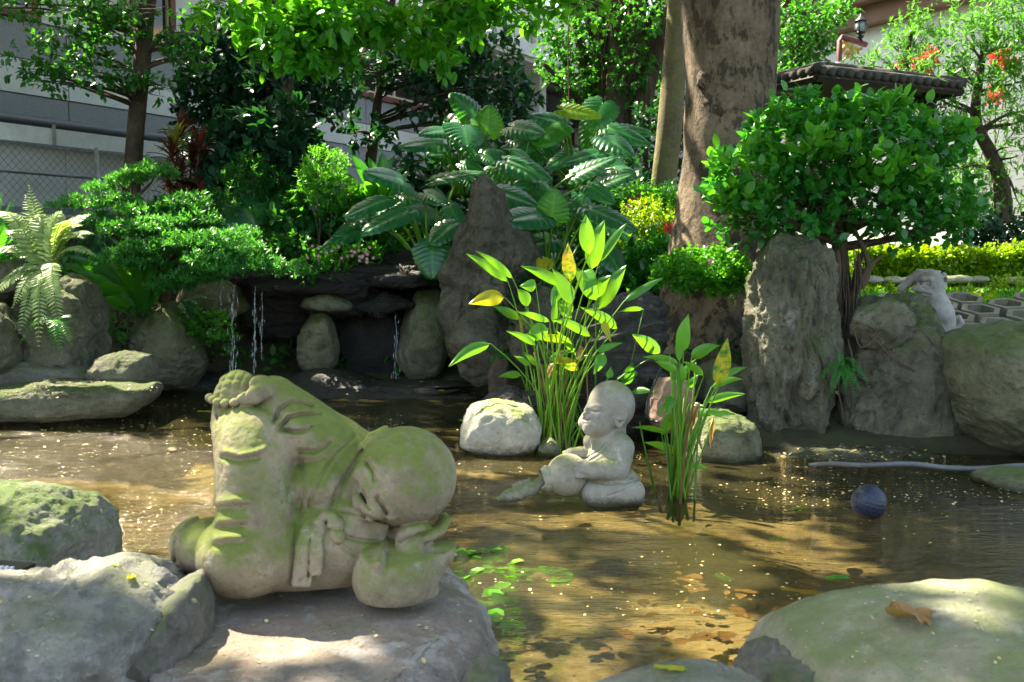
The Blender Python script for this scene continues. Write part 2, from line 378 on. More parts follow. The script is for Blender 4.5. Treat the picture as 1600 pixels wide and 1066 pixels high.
MT['concrete'] = mat_rock('paver_concrete', (.10,.095,.075), (.24,.225,.185), moss=.4, scale=6, bump=.4, crack=0)
# leaves: darker tone, paler tone, transmitted colour
MT['lf_mid'] = mat_leaf('mid_green_leaf', (0.0096,.075,0.0176), (0.032,.18,0.0308), (0.096,.42,0.0264), .40)
MT['lf_bright'] = mat_leaf('bright_green_leaf', (0.0176,.15,0.0176), (0.06,.29,0.0264), (0.176,.62,0.0264), .48)
MT['lf_lime'] = mat_leaf('lime_leaf', (.06,.18,.010), (.20,.36,.014), (.40,.62,.015), .45)
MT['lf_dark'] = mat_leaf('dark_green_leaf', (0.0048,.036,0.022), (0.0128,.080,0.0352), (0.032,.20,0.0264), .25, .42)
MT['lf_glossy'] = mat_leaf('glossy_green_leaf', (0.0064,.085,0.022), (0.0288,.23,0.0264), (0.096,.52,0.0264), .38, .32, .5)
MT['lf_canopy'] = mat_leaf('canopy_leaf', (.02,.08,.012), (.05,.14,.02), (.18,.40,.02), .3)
MT['lf_pine'] = mat_leaf('podocarp_leaf', (0.008,.085,0.0352), (0.04,.25,0.0396), (0.112,.48,0.033), .36, .38)
MT['lf_far'] = mat_leaf('far_podocarp_leaf', (0.016,.09,0.022), (0.056,.24,0.0352), (0.16,.5,0.044), .42)
MT['lf_ear'] = mat_leaf('elephant_ear_leaf', (.008,.085,.034), (.028,.19,.048), (.09,.52,.012), .36, .28, .7, (.10,.28,.09))
MT['lf_fern'] = mat_leaf('pale_fern_leaf', (.12,.22,.06), (.36,.46,.20), (.40,.58,.10), .42, .45)
MT['lf_fern2'] = mat_leaf('green_fern_leaf', (0.0112,.12,0.0176), (0.036,.25,0.0264), (0.104,.52,0.0264), .42)
MT['lf_flag'] = mat_leaf('alligator_flag_leaf', (.025,.18,.022), (.09,.34,.035), (.26,.62,.02), .48, .34)
MT['lf_yellow'] = mat_leaf('yellowing_leaf', (.32,.40,.015), (.60,.50,.03), (.75,.70,.02), .48)
MT['lf_dry'] = mat_leaf('dry_brown_leaf', (.16,.075,.025), (.42,.26,.10), (.5,.3,.08), .30, .6)
MT['lf_red'] = mat_leaf('croton_leaf', (.05,.010,.014), (.14,.04,.02), (.26,.05,.02), .25, .35)
MT['lf_olive'] = mat_leaf('croton_young_leaf', (.09,.12,.015), (.22,.23,.025), (.4,.4,.03), .3)
MT['lf_pink'] = mat_leaf('ti_plant_leaf', (.22,.015,.05), (.48,.05,.11), (.7,.08,.12), .4)
m, nt, o = newmat('spotted_yellowing_leaf'); t = NT(nt); co = t.co(); n1 = t.noise(co, 26, 4, .65); n2 = t.noise(co, 60, 3, .7)
c = t.ramp(n1, [(.36,(.05,.20,.02)),(.48,(.34,.40,.02)),(.6,(.58,.46,.03))]); c = t.mix(t.rng(n2, .58, .66), c, (.20,.09,.025))
b = t.pr(None, c, .4, .4, t.bump(n2, .2, .003)); tl = t.n('ShaderNodeBsdfTranslucent'); t.l(c, tl.inputs[0]); mx = t.n('ShaderNodeMixShader'); mx.inputs[0].default_value = .45
t.l(b.outputs[0], mx.inputs[1]); t.l(tl.outputs[0], mx.inputs[2]); t.l(mx.outputs[0], o.inputs[0]); MT['lf_spot'] = m
MT['stem'] = mat_leaf('green_stem', (.05,.18,.012), (.15,.32,.02), (.2,.45,.02), .15, .4)
MT['stem_dark'] = mat_leaf('dark_green_stem', (.02,.09,.02), (.06,.17,.03), (.1,.3,.02), .15, .4)
MT['petal'] = mat_leaf('fallen_petal', (.50,.38,.09), (.74,.64,.38), (.6,.5,.15), .2, .6)
MT['flower'] = mat_leaf('pink_flower', (.55,.16,.28), (.7,.3,.42), (.7,.3,.4), .3, .6)
MT['redflower'] = mat_leaf('red_flower', (.62,.03,.05), (.8,.10,.10), (.8,.08,.08), .35, .6)
MT['algae'] = mat_leaf('bright_pond_weed', (.06,.30,.01), (.16,.52,.02), (.2,.6,.02), .3, .4)
# building and small things
MT['wall_dark'] = mat_plain('pebble_dash', (.25,.26,.29), .9, .2, .3, 60, .9)
MT['wall_light'] = mat_plain('grey_render', (.54,.545,.56), .85, .25, .12, 2.5, .2)
MT['frame_red'] = mat_plain('red_brown_paint', (.14,.038,.03), .55, .4, .2, 5)
MT['alu'] = mat_plain('pale_aluminium', (.45,.42,.34), .45, .5, .1)
MT['glass'] = mat_plain('dark_window_glass', (.015,.018,.016), .06, .6, .2, 2, 0)
MT['fascia'] = mat_plain('white_painted_fascia', (.66,.67,.70), .6, .4, .2, 3)
MT['pipe'] = mat_plain('dark_grey_pipe', (.07,.075,.085), .5, .5, .15)
MT['galv'] = mat_plain('galvanised_steel', (.30,.31,.31), .5, .5, .3, 10, .2, .3)
MT['white_conc'] = mat_plain('white_concrete', (.55,.54,.52), .8, .3, .15, 2)
MT['white_wall'] = mat_plain('white_temple_wall', (.82,.82,.83), .8, .3, .05, 3)
MT['eave'] = mat_plain('brown_eave_paint', (.26,.15,.115), .7, .3, .12, 3)
MT['tile_dark'] = mat_rock('dark_roof_tile', (.025,.025,.024), (.09,.085,.075), moss=.25, scale=7, bump=.5, crack=0)
MT['tile_tan'] = mat_plain('tan_roof_tile', (.55,.36,.22), .7, .3, .2)
MT['black'] = mat_plain('black_paint', (.012,.012,.014), .4, .5, .1)
MT['wood_dark'] = mat_plain('dark_timber', (.025,.02,.016), .7, .3, .3)
MT['sign_pipe'] = mat_plain('purple_brown_pipe', (.15,.055,.055), .45, .5, .1)
MT['gold'] = mat_plain('gold_paint', (.62,.42,.13), .5, .5, .15)
MT['lamp_glass'] = mat_plain('lamp_glass', (.30,.36,.42), .15, .6, .1)
MT['ball'] = mat_plain('navy_plastic', (.012,.019,.042), .45, .5, .12, 8, .1)
MT['hose'] = mat_plain('grey_hose', (.10,.105,.115), .5, .5, .3)
MT['cable'] = mat_plain('black_cable', (.01,.01,.01), .5, .5, .1)
MT['blue'] = mat_plain('blue_plastic', (.02,.08,.4), .5, .5, .1)
MT['cyan'] = mat_plain('pale_blue_paint', (.12,.42,.55), .7, .3, .2)
MT['mesh'] = mat_plain('mesh_wire', (.10,.105,.115), .5, .5, .1)

# pond water: clear enough to see the bed near by, a little silt in it, mirror at grazing angles
m, nt, o = newmat('pond_water'); t = NT(nt); co = t.co()
n1 = t.noise(t.map(co, (2.2, 6.5, 1)), 2.4, 4, .6, .6); n2 = t.noise(t.map(co, (6, 16, 1), (0,0,.25)), 3.2, 3, .6, .4)
h = t.math('ADD', t.math('MULTIPLY', n1, .7), t.math('MULTIPLY', n2, .3)); 
chop = None                                                   # choppier water where the falls stir it
for cx, cy, rr, k in ((-1.72, 5.0, .75, 2.2), (-2.6, 5.6, .9, 1.2), (-.22, 5.15, .45, 2.0), (-1.2, 3.9, .7, .8)):
    vd = t.n('ShaderNodeVectorMath', operation='DISTANCE'); t.l(co, vd.inputs[0]); vd.inputs[1].default_value = (cx, cy, 0)
    q_ = t.rng(vd.outputs['Value'], rr*.25, rr, k, 0); chop = q_ if chop is None else t.math('ADD', chop, q_)
st = t.math('ADD', t.rng(t.noise(co, .9, 3), .38, .62, .12, .6), chop); bn = t.n('ShaderNodeBump'); bn.inputs['Distance'].default_value = .06; t.l(h, bn.inputs['Height']); t.l(st, bn.inputs['Strength']); nb = bn.outputs[0]
fr = t.n('ShaderNodeFresnel'); fr.inputs['IOR'].default_value = 1.33; t.l(nb, fr.inputs['Normal'])
gl = t.n('ShaderNodeBsdfGlossy'); t.l(t.math('ADD', .035, t.math('MULTIPLY', chop, .05)), gl.inputs['Roughness']); t.l(nb, gl.inputs['Normal'])
tr = t.n('ShaderNodeBsdfTransparent'); tr.inputs[0].default_value = (.70, .66, .49, 1)
df = t.n('ShaderNodeBsdfDiffuse'); df.inputs[0].default_value = (.10, .088, .036, 1)
m1 = t.n('ShaderNodeMixShader'); m1.inputs[0].default_value = .22; t.l(tr.outputs[0], m1.inputs[1]); t.l(df.outputs[0], m1.inputs[2])
m2 = t.n('ShaderNodeMixShader'); t.l(fr.outputs[0], m2.inputs[0]); t.l(m1.outputs[0], m2.inputs[1]); t.l(gl.outputs[0], m2.inputs[2]); t.l(m2.outputs[0], o.inputs[0])
MT['water'] = m
# falling water
m, nt, o = newmat('falling_water'); t = NT(nt)
gl = t.n('ShaderNodeBsdfGlossy'); gl.inputs['Roughness'].default_value = .15; gl.inputs[0].default_value = (.9,.95,1,1)
df = t.n('ShaderNodeBsdfDiffuse'); df.inputs[0].default_value = (.7,.75,.82,1)
tr = t.n('ShaderNodeBsdfTransparent')
m1 = t.n('ShaderNodeMixShader'); m1.inputs[0].default_value = .5; t.l(gl.outputs[0], m1.inputs[1]); t.l(df.outputs[0], m1.inputs[2])
m2 = t.n('ShaderNodeMixShader'); m2.inputs[0].default_value = .5; t.l(tr.outputs[0], m2.inputs[1]); t.l(m1.outputs[0], m2.inputs[2]); t.l(m2.outputs[0], o.inputs[0]); m2.inputs[0].default_value = .38
MT['fall'] = m
# pond bed: silt, weed and litter colours
m, nt, o = newmat('pond_bed'); t = NT(nt); co = t.co()
a = t.noise(co, 1.6, 6, .65, .5); b = t.noise(co, 14, 5, .7); g = t.noise(co, 2.3, 5, .7, .8)
c = t.mix(t.rng(a, .35, .65), (.10,.08,.042), (.42,.345,.215)); c = t.mix(t.rng(b, .45, .7, 0, .6), c, (.42,.34,.21))
c = t.mix(t.rng(g, .56, .66, 0, .6), c, (.10,.13,.015))
t.pr(o, c, .9, .2, t.bump(b, .6, .03)); MT['bed'] = m
# elephant-ear leaf gets pale ribs from its own mesh 'tint'; nothing else needed
# ------------------------------------------------------------------ shape builders
_ico = {}
def ico(n):
    if n not in _ico:
        import bmesh
        bm = bmesh.new(); bmesh.ops.create_icosphere(bm, subdivisions=n, radius=1)
        V = np.array([v.co[:] for v in bm.verts]); F = np.array([[v.index for v in f.verts] for f in bm.faces]); bm.free(); _ico[n] = (V, F)
    return _ico[n]
def rock(name, label, outline, Y, thick, mat, amp=.05, freq=2.5, seed=0, sub=5, pw=.62, strata=0, sdir=(0,.15,1), flat=None, parent=None, cat='rock', group=None, ridge=.5, lean=0., c=None, kind=None, facets=16, aniso=(1,1,1), back=0., fw=.65):
    """a boulder whose profile follows the outline (photo pixels) at distance Y, `thick` metres deep, broken up by noise"""
    o = np.array(outline, float); cc = o.mean(0) if c is None else np.array(c, float)
    c0 = P(cc[0], cc[1], Y); pts = np.array([P(x, y, Y) for x, y in o]) - c0
    ang = np.arctan2(pts[:, 2], pts[:, 0]); rad = np.hypot(pts[:, 0], pts[:, 2]); i = np.argsort(ang); ang, rad = ang[i], rad[i]
    V, F = ico(sub); rho = np.hypot(V[:, 0], V[:, 2]); ph = np.arctan2(V[:, 2], V[:, 0])
    # polygon radius along a direction (intersection with polygon edges, smoothed lightly by ring interpolation)
    A = np.concatenate([[ang[-1]-2*np.pi], ang, [ang[0]+2*np.pi]]); Rr = np.concatenate([[rad[-1]], rad, [rad[0]]])
    k = np.clip(np.searchsorted(A, ph) - 1, 0, len(A)-2); a0, a1, r0, r1 = A[k], A[k+1], Rr[k], Rr[k+1]
    den = r0*np.sin(ph-a0) + r1*np.sin(a1-ph); rp = np.where(np.abs(den) > 1e-6, r0*r1*np.sin(a1-a0)/np.maximum(np.abs(den), 1e-6)*np.sign(den), r0)
    rp = np.where(a1-a0 < 2.6, rp, r0+(r1-r0)*(ph-a0)/(a1-a0+1e-9))
    q = rho**pw
    W = np.stack([np.cos(ph)*q*rp, np.sign(V[:, 1])*np.abs(V[:, 1])**.85*thick, np.sin(ph)*q*rp], 1)
    if facets:
        fr_ = np.random.default_rng(seed+500); sc3 = np.array([np.mean(rad), thick, np.mean(rad)]); U = W/sc3
        for k in range(facets):
            n_ = nrm(fr_.normal(size=3)*np.array([1, 1.2, 1])); h_ = (.70+.22*fr_.random()); hm = np.max(U@n_); x_ = np.clip(U@n_ - h_*hm, 0, None); U = U - x_[:, None]*n_*.8
        U = U*(np.ptp(W/sc3, axis=0)/np.ptp(U, axis=0)); U = U + (W/sc3).max(0) - U.max(0); W = W*(1-fw) + U*sc3*fw
    W[:, 1] += lean*W[:, 2]; W[:, 2] -= back*np.clip(W[:, 1], 0, None)
    N = nrm(np.stack([V[:, 0], V[:, 1]*np.mean(rad)/max(thick, .01), V[:, 2]], 1)); w = W + c0
    s3 = np.array([seed*7.1, seed*3.3, seed*1.7])
    wa = w*np.array(aniso); e = amp*(fbm(wa*freq+s3, 5, seed)*(1-ridge) + ridge*(fbm(wa*freq*.9+s3, 4, seed+9, True)-.35)) + amp*.4*fbm(wa*freq*4, 3, seed+3, True) + amp*.16*fbm(wa*freq*11, 2, seed+4, True)
    if strata:
        sd = nrm(np.array(sdir)); ph_ = (w@sd)*strata + 1.4*fbm(w*1.6+s3, 3, seed+5)
        fr = ph_ - np.floor(ph_); e = e + amp*.7*(np.abs(fr-.5)*2 - .5)
    w = w + N*e[:, None]
    if flat is not None:
        zf = flat + .012*fbm(w*4, 3, seed+2); k_ = .03; d = w[:, 2]; hh = np.clip(.5+.5*(zf-d)/k_, 0, 1); w[:, 2] = zf*(1-hh)+d*hh - k_*hh*(1-hh)
    mb = MB().add(w, F)
    if parent is not None: return mb.build(name, mat, parent)
    o_ = mb.build(name, mat, None, True, label, cat if kind is None else None, group, kind)
    return o_

def quad_leaf(w=.3, fold=.06, droop=.08):
    V = np.array([[0,0,0],[w,.32,fold],[w*.86,.68,fold-droop*.4],[0,1,-droop],[-w*.86,.68,fold-droop*.4],[-w,.32,fold]])
    return V, np.array([[0,1,2,3],[0,3,4,5]])
def oval_leaf(w=.3, fold=.07, droop=.1, m=5, tip=1.):
    t = np.linspace(0, 1, m); wd = w*np.sin(np.pi*np.clip(t, .02, .98)**.85)**(.75*tip); z = -droop*t**2
    V = np.concatenate([np.stack([-wd, t, z+fold*wd/w], 1), np.stack([0*t, t, z], 1), np.stack([wd, t, z+fold*wd/w], 1)])
    i = np.arange(m-1); F = np.concatenate([np.stack([i, i+m, i+m+1, i+1], 1), np.stack([i+m, i+2*m, i+2*m+1, i+m+1], 1)])
    return V, F
T_Q, T_NEEDLE, T_OVAL, T_ROUND = quad_leaf(), quad_leaf(.11, .02, .03), oval_leaf(.27), oval_leaf(.33, .05, .06, 5, .8)
T_LANCE = oval_leaf(.13, .04, .25, 5)
def frames(d, up):
    d = nrm(d); up = np.broadcast_to(np.asarray(up, float), d.shape); x = nrm(np.cross(d, up) + 1e-6); z = np.cross(x, d)
    return np.stack([x, d, z], -1)
def foliage(mb, rng, c, r, n, size, per=7, tmpl=T_Q, shell=.6, up=.45, out=.7, spread=.9, gap=0., gfreq=2.5, flat=0., seed=0, tint=(.15, .85), twig=1.6, keep=None):
    """leaf clusters in an ellipsoidal crown: uneven outline, gaps, clumps"""
    c, r = np.asarray(c, float), np.asarray(r, float)
    d = nrm(rng.normal(size=(n, 3)))
    if flat: d[:, 2] = np.where(d[:, 2] < 0, d[:, 2]*(1-flat), d[:, 2]); 
    rad = (shell**3 + (1-shell**3)*rng.random(n))**(1/3)
    rad = rad*(1+.34*fbm(d*2.4+seed*5+c, 3, seed))
    p = c + d*rad[:, None]*r
    if gap > 0:
        k = fbm(p*gfreq+seed*3.1, 3, seed+1) > (gap-1)*.5; p, d = p[k], d[k]
    n = len(p)
    if n == 0: return np.zeros((0, 3))
    tw = nrm(d*out + np.array([0, 0, up]) + rng.normal(size=(n, 3))*.35)
    q = np.repeat(p, per, 0); tq = np.repeat(tw, per, 0); m = len(q)
    ld = nrm(tq*.55 + nrm(rng.normal(size=(m, 3)))*spread + np.array([0, 0, .05]))
    s = size*(.65+.6*rng.random(m))
    off = tq*(rng.random(m)*size*twig)[:, None]
    ti = np.repeat(rng.random(n)*.5, per) + rng.random(m)*.5; ti = tint[0]+(tint[1]-tint[0])*ti
    nu = nrm(np.array([0, 0, 1.]) + rng.normal(size=(m, 3))*.45 + tq*.3)
    q = q+off
    if keep is not None:
        k = keep(q); q, ld, nu, s, ti = q[k], ld[k], nu[k], s[k], ti[k]
    mb.inst(tmpl, q, frames(ld, nu), s, ti)
    return p
def bez(a, b, c, n=8):
    t = np.linspace(0, 1, n)[:, None]; a, b, c = [np.asarray(x, float) for x in (a, b, c)]
    return a*(1-t)**2 + 2*b*t*(1-t) + c*t*t
def wobble(p, amp, freq, seed):
    p = np.array(p, float); w = np.stack([vnoise(p*freq+9*i, seed+i) for i in range(3)], 1); e = np.sin(np.linspace(0, np.pi, len(p)))[:, None]**.5
    return p + w*amp*e
def cr(pts, n=6):
    """smooth path through points"""
    p = np.asarray(pts, float); q = np.vstack([2*p[0]-p[1], p, 2*p[-1]-p[-2]]); out = []
    for i in range(1, len(q)-2):
        t = np.linspace(0, 1, n, endpoint=False)[:, None]; a, b, c, d = q[i-1:i+3]
        out.append(.5*((2*b)+(c-a)*t+(2*a-5*b+4*c-d)*t*t+(3*b-a-3*c+d)*t**3))
    return np.vstack(out+[p[-1:]])
def rs(r, n): return np.interp(np.linspace(0, 1, n), np.linspace(0, 1, len(r)), r)

# ------------------------------------------------------------------ setting: sky light comes from the world; terrain, pond
YBX = np.array([-40, -6, -3, -1.2, .1, .45, .9, 1.6, 3, 5, 40]); YBY = np.array([7.0, 7.2, 7.75, 8.25, 8.1, 6.7, 5.9, 5.35, 5.2, 4.95, 3.9])
def shore(x): return np.interp(x, YBX, YBY)
def ground_z(x, y):
    x, y = np.broadcast_arrays(np.asarray(x, float), np.asarray(y, float))
    b = y - shore(x); sm = lambda v: np.clip(v, 0, 1)**2*(3-2*np.clip(v, 0, 1))
    left = sm((.6-x)/1.4)
    z = -.26 + .34*sm((b+.15)/.5) + sm((b-.4)/1.2)*(.38+.25*left) + sm((b-1.5)/2.5)*(.1+.5*left)
    z = z + sm((1.3-y)/1.0)*.30                  # bank under the near rocks
    p = np.stack([x.ravel(), y.ravel(), 0*x.ravel()], 1)
    return z + (.05*fbm(p*1.3, 3, 4)).reshape(x.shape)
gx = np.concatenate([[-150, -60, -30, -18], np.arange(-13, 13.01, .13), [18, 30, 60, 150]])
gy = np.concatenate([[-60, -20, -6], np.arange(-3, 22.01, .13), [26, 34, 60, 150]])
GX, GY = np.meshgrid(gx, gy, indexing='ij'); GZ = ground_z(GX, GY)
inpond = (GY < shore(GX)-.12) & (GY > -1) & (np.abs(GX) < 13)
i, j = np.meshgrid(np.arange(len(gx)-1), np.arange(len(gy)-1), indexing='ij'); ny = len(gy)
FQ = np.stack([i*ny+j, (i+1)*ny+j, (i+1)*ny+j+1, i*ny+j+1], -1).reshape(-1, 4)
pc = inpond[:-1, :-1].ravel()
VG = np.stack([GX, GY, GZ], -1).reshape(-1, 3)
def sub(F):
    u, inv = np.unique(F, return_inverse=True); return VG[u], inv.reshape(F.shape)
MB().add(*sub(FQ[~pc])).build('ground', MT['soil'], kind='structure')
MB().add(*sub(FQ[pc])).build('pond_bed', MT['bed'], kind='structure')
wxs = np.linspace(-13, 13, 53); wys = np.linspace(-1, 9.2, 22); WX, WY = np.meshgrid(wxs, wys, indexing='ij')
i, j = np.meshgrid(np.arange(52), np.arange(21), indexing='ij')
MB().add(np.stack([WX, WY, 0*WX], -1).reshape(-1, 3), np.stack([i*22+j, (i+1)*22+j, (i+1)*22+j+1, i*22+j+1], -1).reshape(-1, 4)).build('water', MT['water'], kind='structure')
# ------------------------------------------------------------------ statues (carved stone figures)
def carve_build(S, frame, origin_px, name, mat, parent, n=1, grain=0):
    V, F = S.mesh(); V = relax(V, F, n, .5)
    c, A, s = frame
    return MB().add(V*s @ A.T + c, F[:, ::-1]).build(name, mat, parent)

def lying_monk():
    ox, oy = 490, 780; fr = photo_frame(ox, oy, 2.10)
    def q(px, py, w=0): return (px-ox, -w, oy-py)           # right, away, up in photo pixels; w is towards the viewer
    S = SDF((-232, -165, -186), (228, 125, 216), 2.0)
    # torso lying on its side
    S.rc(q(570,775,-46), q(530,834,-22), 76, 88, 10); S.rc(q(530,834,-22), q(470,846,-22), 88, 80, 14); S.el(q(500,760,-20), (62,90,48), 14)
    # upper arm and sleeve running up to the cuff
    S.rc(q(556,742,-14), q(444,636,-2), 68, 42, 16); S.rc(q(606,726,-36), q(560,742,-14), 44, 60, 12)
    S.el(q(492,690,22), (52,34,36), 12); S.rc(q(470,668,24), q(516,708,30), 24, 18, 10)
    S.rc(q(432,622,0), q(443,636,0), 37, 39, 4)
    # column of the raised leg, knee ball below
    S.rc(q(404,846,22), q(402,716,26), 60, 58, 6); S.el(q(402,694,24), (60,50,56), 8)
    S.rc(q(388,664,20), q(372,672,14), 34, 34, 8)
    S.el(q(386,858,22), (71,68,66), 8); S.rc(q(420,860,20), q(500,868,-20), 52, 60, 14)
    # rear foot of the lower leg: a thick upturned sole
    S.el(q(317,842,-30), (47,50,45), 5); S.el(q(330,848,-6), (44,44,38), 3); S.rc(q(330,822,-30), q(352,812,-34), 22, 16, 8)
    # raised foot with its sandal
    S.el(q(378,610,-2), (35,30,36), 8); S.rc(q(364,622,-6), q(352,660,-4), 26, 18, 8); S.rc(q(385,640,0), q(380,676,8), 30, 36, 8)
    # hand over the foot
    S.rc(q(446,610,12), q(416,602,30), 17, 15, 5); S.el(q(408,600,34), (14,12,12), 4)
    S.chain([q(420,606,38), q(402,616,42), q(384,624,40)], [11, 9.5, 7.5], 3)
    for dx, dy in ((0,0),): S.chain([q(424,614,36), q(405,624,40), q(388,629,36)], [11, 9, 7], 3)
    # head
    S.el(q(630,752,40), (80,77,78), 6)
    S.el(q(574,770,84), (11,9,13), 5); S.el(q(566,760,80), (9,7,10), 4)                   # nose, bridge
    S.el(q(564,742,70), (18,17,18), 7); S.el(q(581,800,74), (22,18,20), 8)                # cheeks
    S.el(q(560,790,66), (13,9,10), 4); S.el(q(556,782,62), (10,7,9), 4); S.el(q(558,806,56), (16,13,14), 6)   # lips, chin
    S.chain([q(578,728,92), q(588,740,98), q(590,752,100)], [9, 9, 8], 6); S.chain([q(592,786,98), q(600,800,94), q(604,810,88)], [9, 9, 8], 6)   # brows
    S.rc(q(606,745,20), q(560,790,-6), 50, 44, 12)
    # ear standing up behind the head
    S.chain([q(566,706,44), q(580,691,42), q(602,678,36)], [6, 8.5, 7], 3); S.el(q(587,695,38), (15,9,14), 4)
    # draped sleeve the elbow stands in
    Q = SDF((-232, -165, -186), (228, 125, 216), 2.0)
    Q.el(q(606,902,76), (62,58,58), 8); Q.el(q(618,882,74), (62,50,54), 10); Q.rc(q(630,896,72), q(676,868,68), 46, 24, 10); Q.rc(q(676,868,68), q(700,848,64), 22, 8, 8); Q.rc(q(600,890,70), q(604,846,62), 42, 20, 10); Q.rc(q(640,925,66), q(618,930,62), 32, 28, 8)
    pa, pb, pc_ = np.array(q(598,849,44)), np.array(q(700,851,50)), np.array(q(652,877,122)); nn_ = np.cross(pb-pa, pc_-pa); nn_ = nn_*np.sign(nn_[2]); Q.plane(pa, nn_, 2.5)
    Q.el(q(654,850,84), (38,13,36), 2.5, cut=True)
    Q.carve([(577-ox,oy-884),(586-ox,oy-862),(596-ox,oy-850)], 6, -3, -165, 30); Q.carve([(590-ox,oy-890),(598-ox,oy-866)], 5, 2.5, -165, 30)
    S._smin(tuple([slice(None)]*3), Q.d, 4)
    # forearm and hand under the head
    S.rc(q(632,872,72), q(634,850,66), 22, 20, 4)
    S.el(q(640,844,64), (31,15,24), 5, np.array([[.97,0,-.24],[0,1,0],[.24,0,.97]]))
    for k in range(4):
        S.chain([q(656,846-k*1.5,78-k*11), q(678,837-k*2,76-k*11), q(692-k*1,821-k*2,70-k*11)], [7.5, 7, 5.5], 2)
    S.chain([q(618,842,80), q(632,834,88), q(648,830,88)], [9, 8, 6], 3)
    S.plane(q(490,925,30), (0, -.26, -.965), 3) if False else None
    # folds, collar lines, hems
    P2 = lambda L: [(x-ox, oy-y) for x, y in L]
    front = dict(wmin=-165, wmax=30)
    S.carve(P2([(554,686),(530,708),(511,732),(494,762),(483,788)]), 3.2, 6, **front)
    S.carve(P2([(566,708),(545,738),(526,766),(512,800)]), 3.2, 6, **front); S.carve(P2([(556,728),(540,752),(522,796)]), 2.6, 4, **front)
    S.carve(P2([(546,694),(520,722),(500,758),(494,780)]), 9, -4, **front)
    S.carve(P2([(432,660),(440,642),(458,630),(478,633),(490,638)]), 3.5, 9, **front); S.carve(P2([(436,668),(450,650),(472,644),(500,648)]), 4, -5, **front)
    S.carve(P2([(441,668),(456,654),(478,650),(502,650)]), 3, 7, **front)
    S.carve(P2([(440,672),(462,678),(480,676),(489,671)]), 3.4, 8, **front); S.carve(P2([(446,680),(474,684),(488,676)]), 4, -4, **front)
    S.carve(P2([(470,706),(490,709),(508,703),(516,694)]), 3.4, 6, **front); S.carve(P2([(472,714),(494,717),(514,706)]), 4, -4, **front)
    S.carve(P2([(364,704),(384,711),(404,709),(420,702)]), 4, -5, **front); S.carve(P2([(360,712),(384,719),(410,716)]), 5, 6, **front)
    for y, x1 in ((777, 396), (805, 392), (829, 386)):
        S.carve(P2([(352,y),(x1-20,y-1),(x1,y+1)]), 6, -5.5, **front); S.carve(P2([(350,y+11),(x1-18,y+10),(x1-4,y+9)]), 5, 4.5, **front)
    S.carve(P2([(470,710),(474,760),(468,800),(462,850),(458,905)]), 5, 5, **front)
    S.carve(P2([(520,797),(560,806),(604,828)]), 3, 4.5, **front); S.carve(P2([(530,836),(560,846),(588,849)]), 3, 4.5, **front)
    S.carve(P2([(505,800),(530,852),(552,868)]), 3, 3, **front)
    S.carve(P2([(283,862),(284,832),(304,808),(340,793)]), 4, 6, -165, 90)
    S.carve(P2([(571,730),(579,743),(580,755)]), 3.4, 6, -165, -40); S.carve(P2([(584,783),(592,795),(598,806)]), 3.4, 6, -165, -40)   # closed eyes
    S.carve(P2([(562,776),(567,788),(572,798)]), 2.8, 6, -165, -30)
    S.carve(P2([(577,880),(584,862),(594,846)]), 6, -3, **front); S.carve(P2([(590,886),(597,866)]), 5, 2.5, **front)
    for x in (352, 366, 380, 394): S.carve(P2([(x-4,620),(x+2,598),(x+10,580)]), 1.8, 2.2, **front)
    for y in (590, 602, 612): S.carve(P2([(345,y+4),(362,y),(382,y+2)]), 1.8, 2, **front)
    for y in (640, 655): S.carve(P2([(344+(y-640)*.2,y-10),(348,y+12)]), 2, 2.5, **front)
    S.bump(1.8, .035, 3); S.bump(.9, .16, 6)
    # flat seat on the rock
    A = fr[1]; upl = A.T @ np.array([0, 0, 1.])
    S.plane(np.array(q(490,928,60)), -upl + np.array([0, 0, 0]), 3)
    th = thing('monk_statue', 'green-stained stone monk child lying on its side, head on hand and one foot raised', 'statue', fr[0] - np.array([0, 0, .2]))
    carve_build(S, fr, None, 'body', MT['statue'], th)
    c, A, s = fr
    def W(p): return np.array(p)*s @ A.T + c
    V, F = ico(3)
    for k, (x, y, w) in enumerate(((340,621,8),(348,626,20),(360,629,30),(374,629,38),(334,616,-6),(345,614,-18))):
        MB().add(V*(7.6*s)*np.array([1,1,.94]) + W(q(x,y,w)), F).build('bead', MT['statue'], th)
    # sash: knot and two hanging ribbons
    B = SDF((-46,-130,-150), (120,40,0), 2.0)
    def ribbon(pts, w, th_, k=2):
        for (x0,y0,w0),(x1,y1,w1) in zip(pts[:-1], pts[1:]):
            d_ = nrm(np.array([x1-x0, y1-y0])); nx, ny = -d_[1], d_[0]
            for u in np.linspace(-w, w, 5): B.rc(q(x0+nx*u,y0+ny*u,w0), q(x1+nx*u,y1+ny*u,w1), th_, th_, k)
    ribbon([(497,816,60),(484,826,65),(477,850,67),(474,876,65),(470,904,60)], 10, 5); ribbon([(500,818,62),(492,834,67),(493,860,68),(490,888,65)], 6, 5)
    ribbon([(504,810,58),(530,816,60),(560,824,56),(596,836,44)], 10, 4, 4)
    B.chain([q(500,824,68), q(496,813,70), q(506,804,70), q(518,807,71), q(521,818,71)], [7, 7, 7, 7, 7], 4); B.rc(q(522,818,68), q(525,838,68), 13, 11, 3); B.carve(P2([(512,826),(536,827)]), 1.8, 3)
    B.carve(P2([(484,838),(481,866),(481,898)]), 2, 4); B.carve(P2([(466,900),(492,884)]), 1.6, 2)
    B.bump(1, .05, 5)
    carve_build(B, fr, None, 'sash', MT['statue'], th)
    return th
lying_monk()

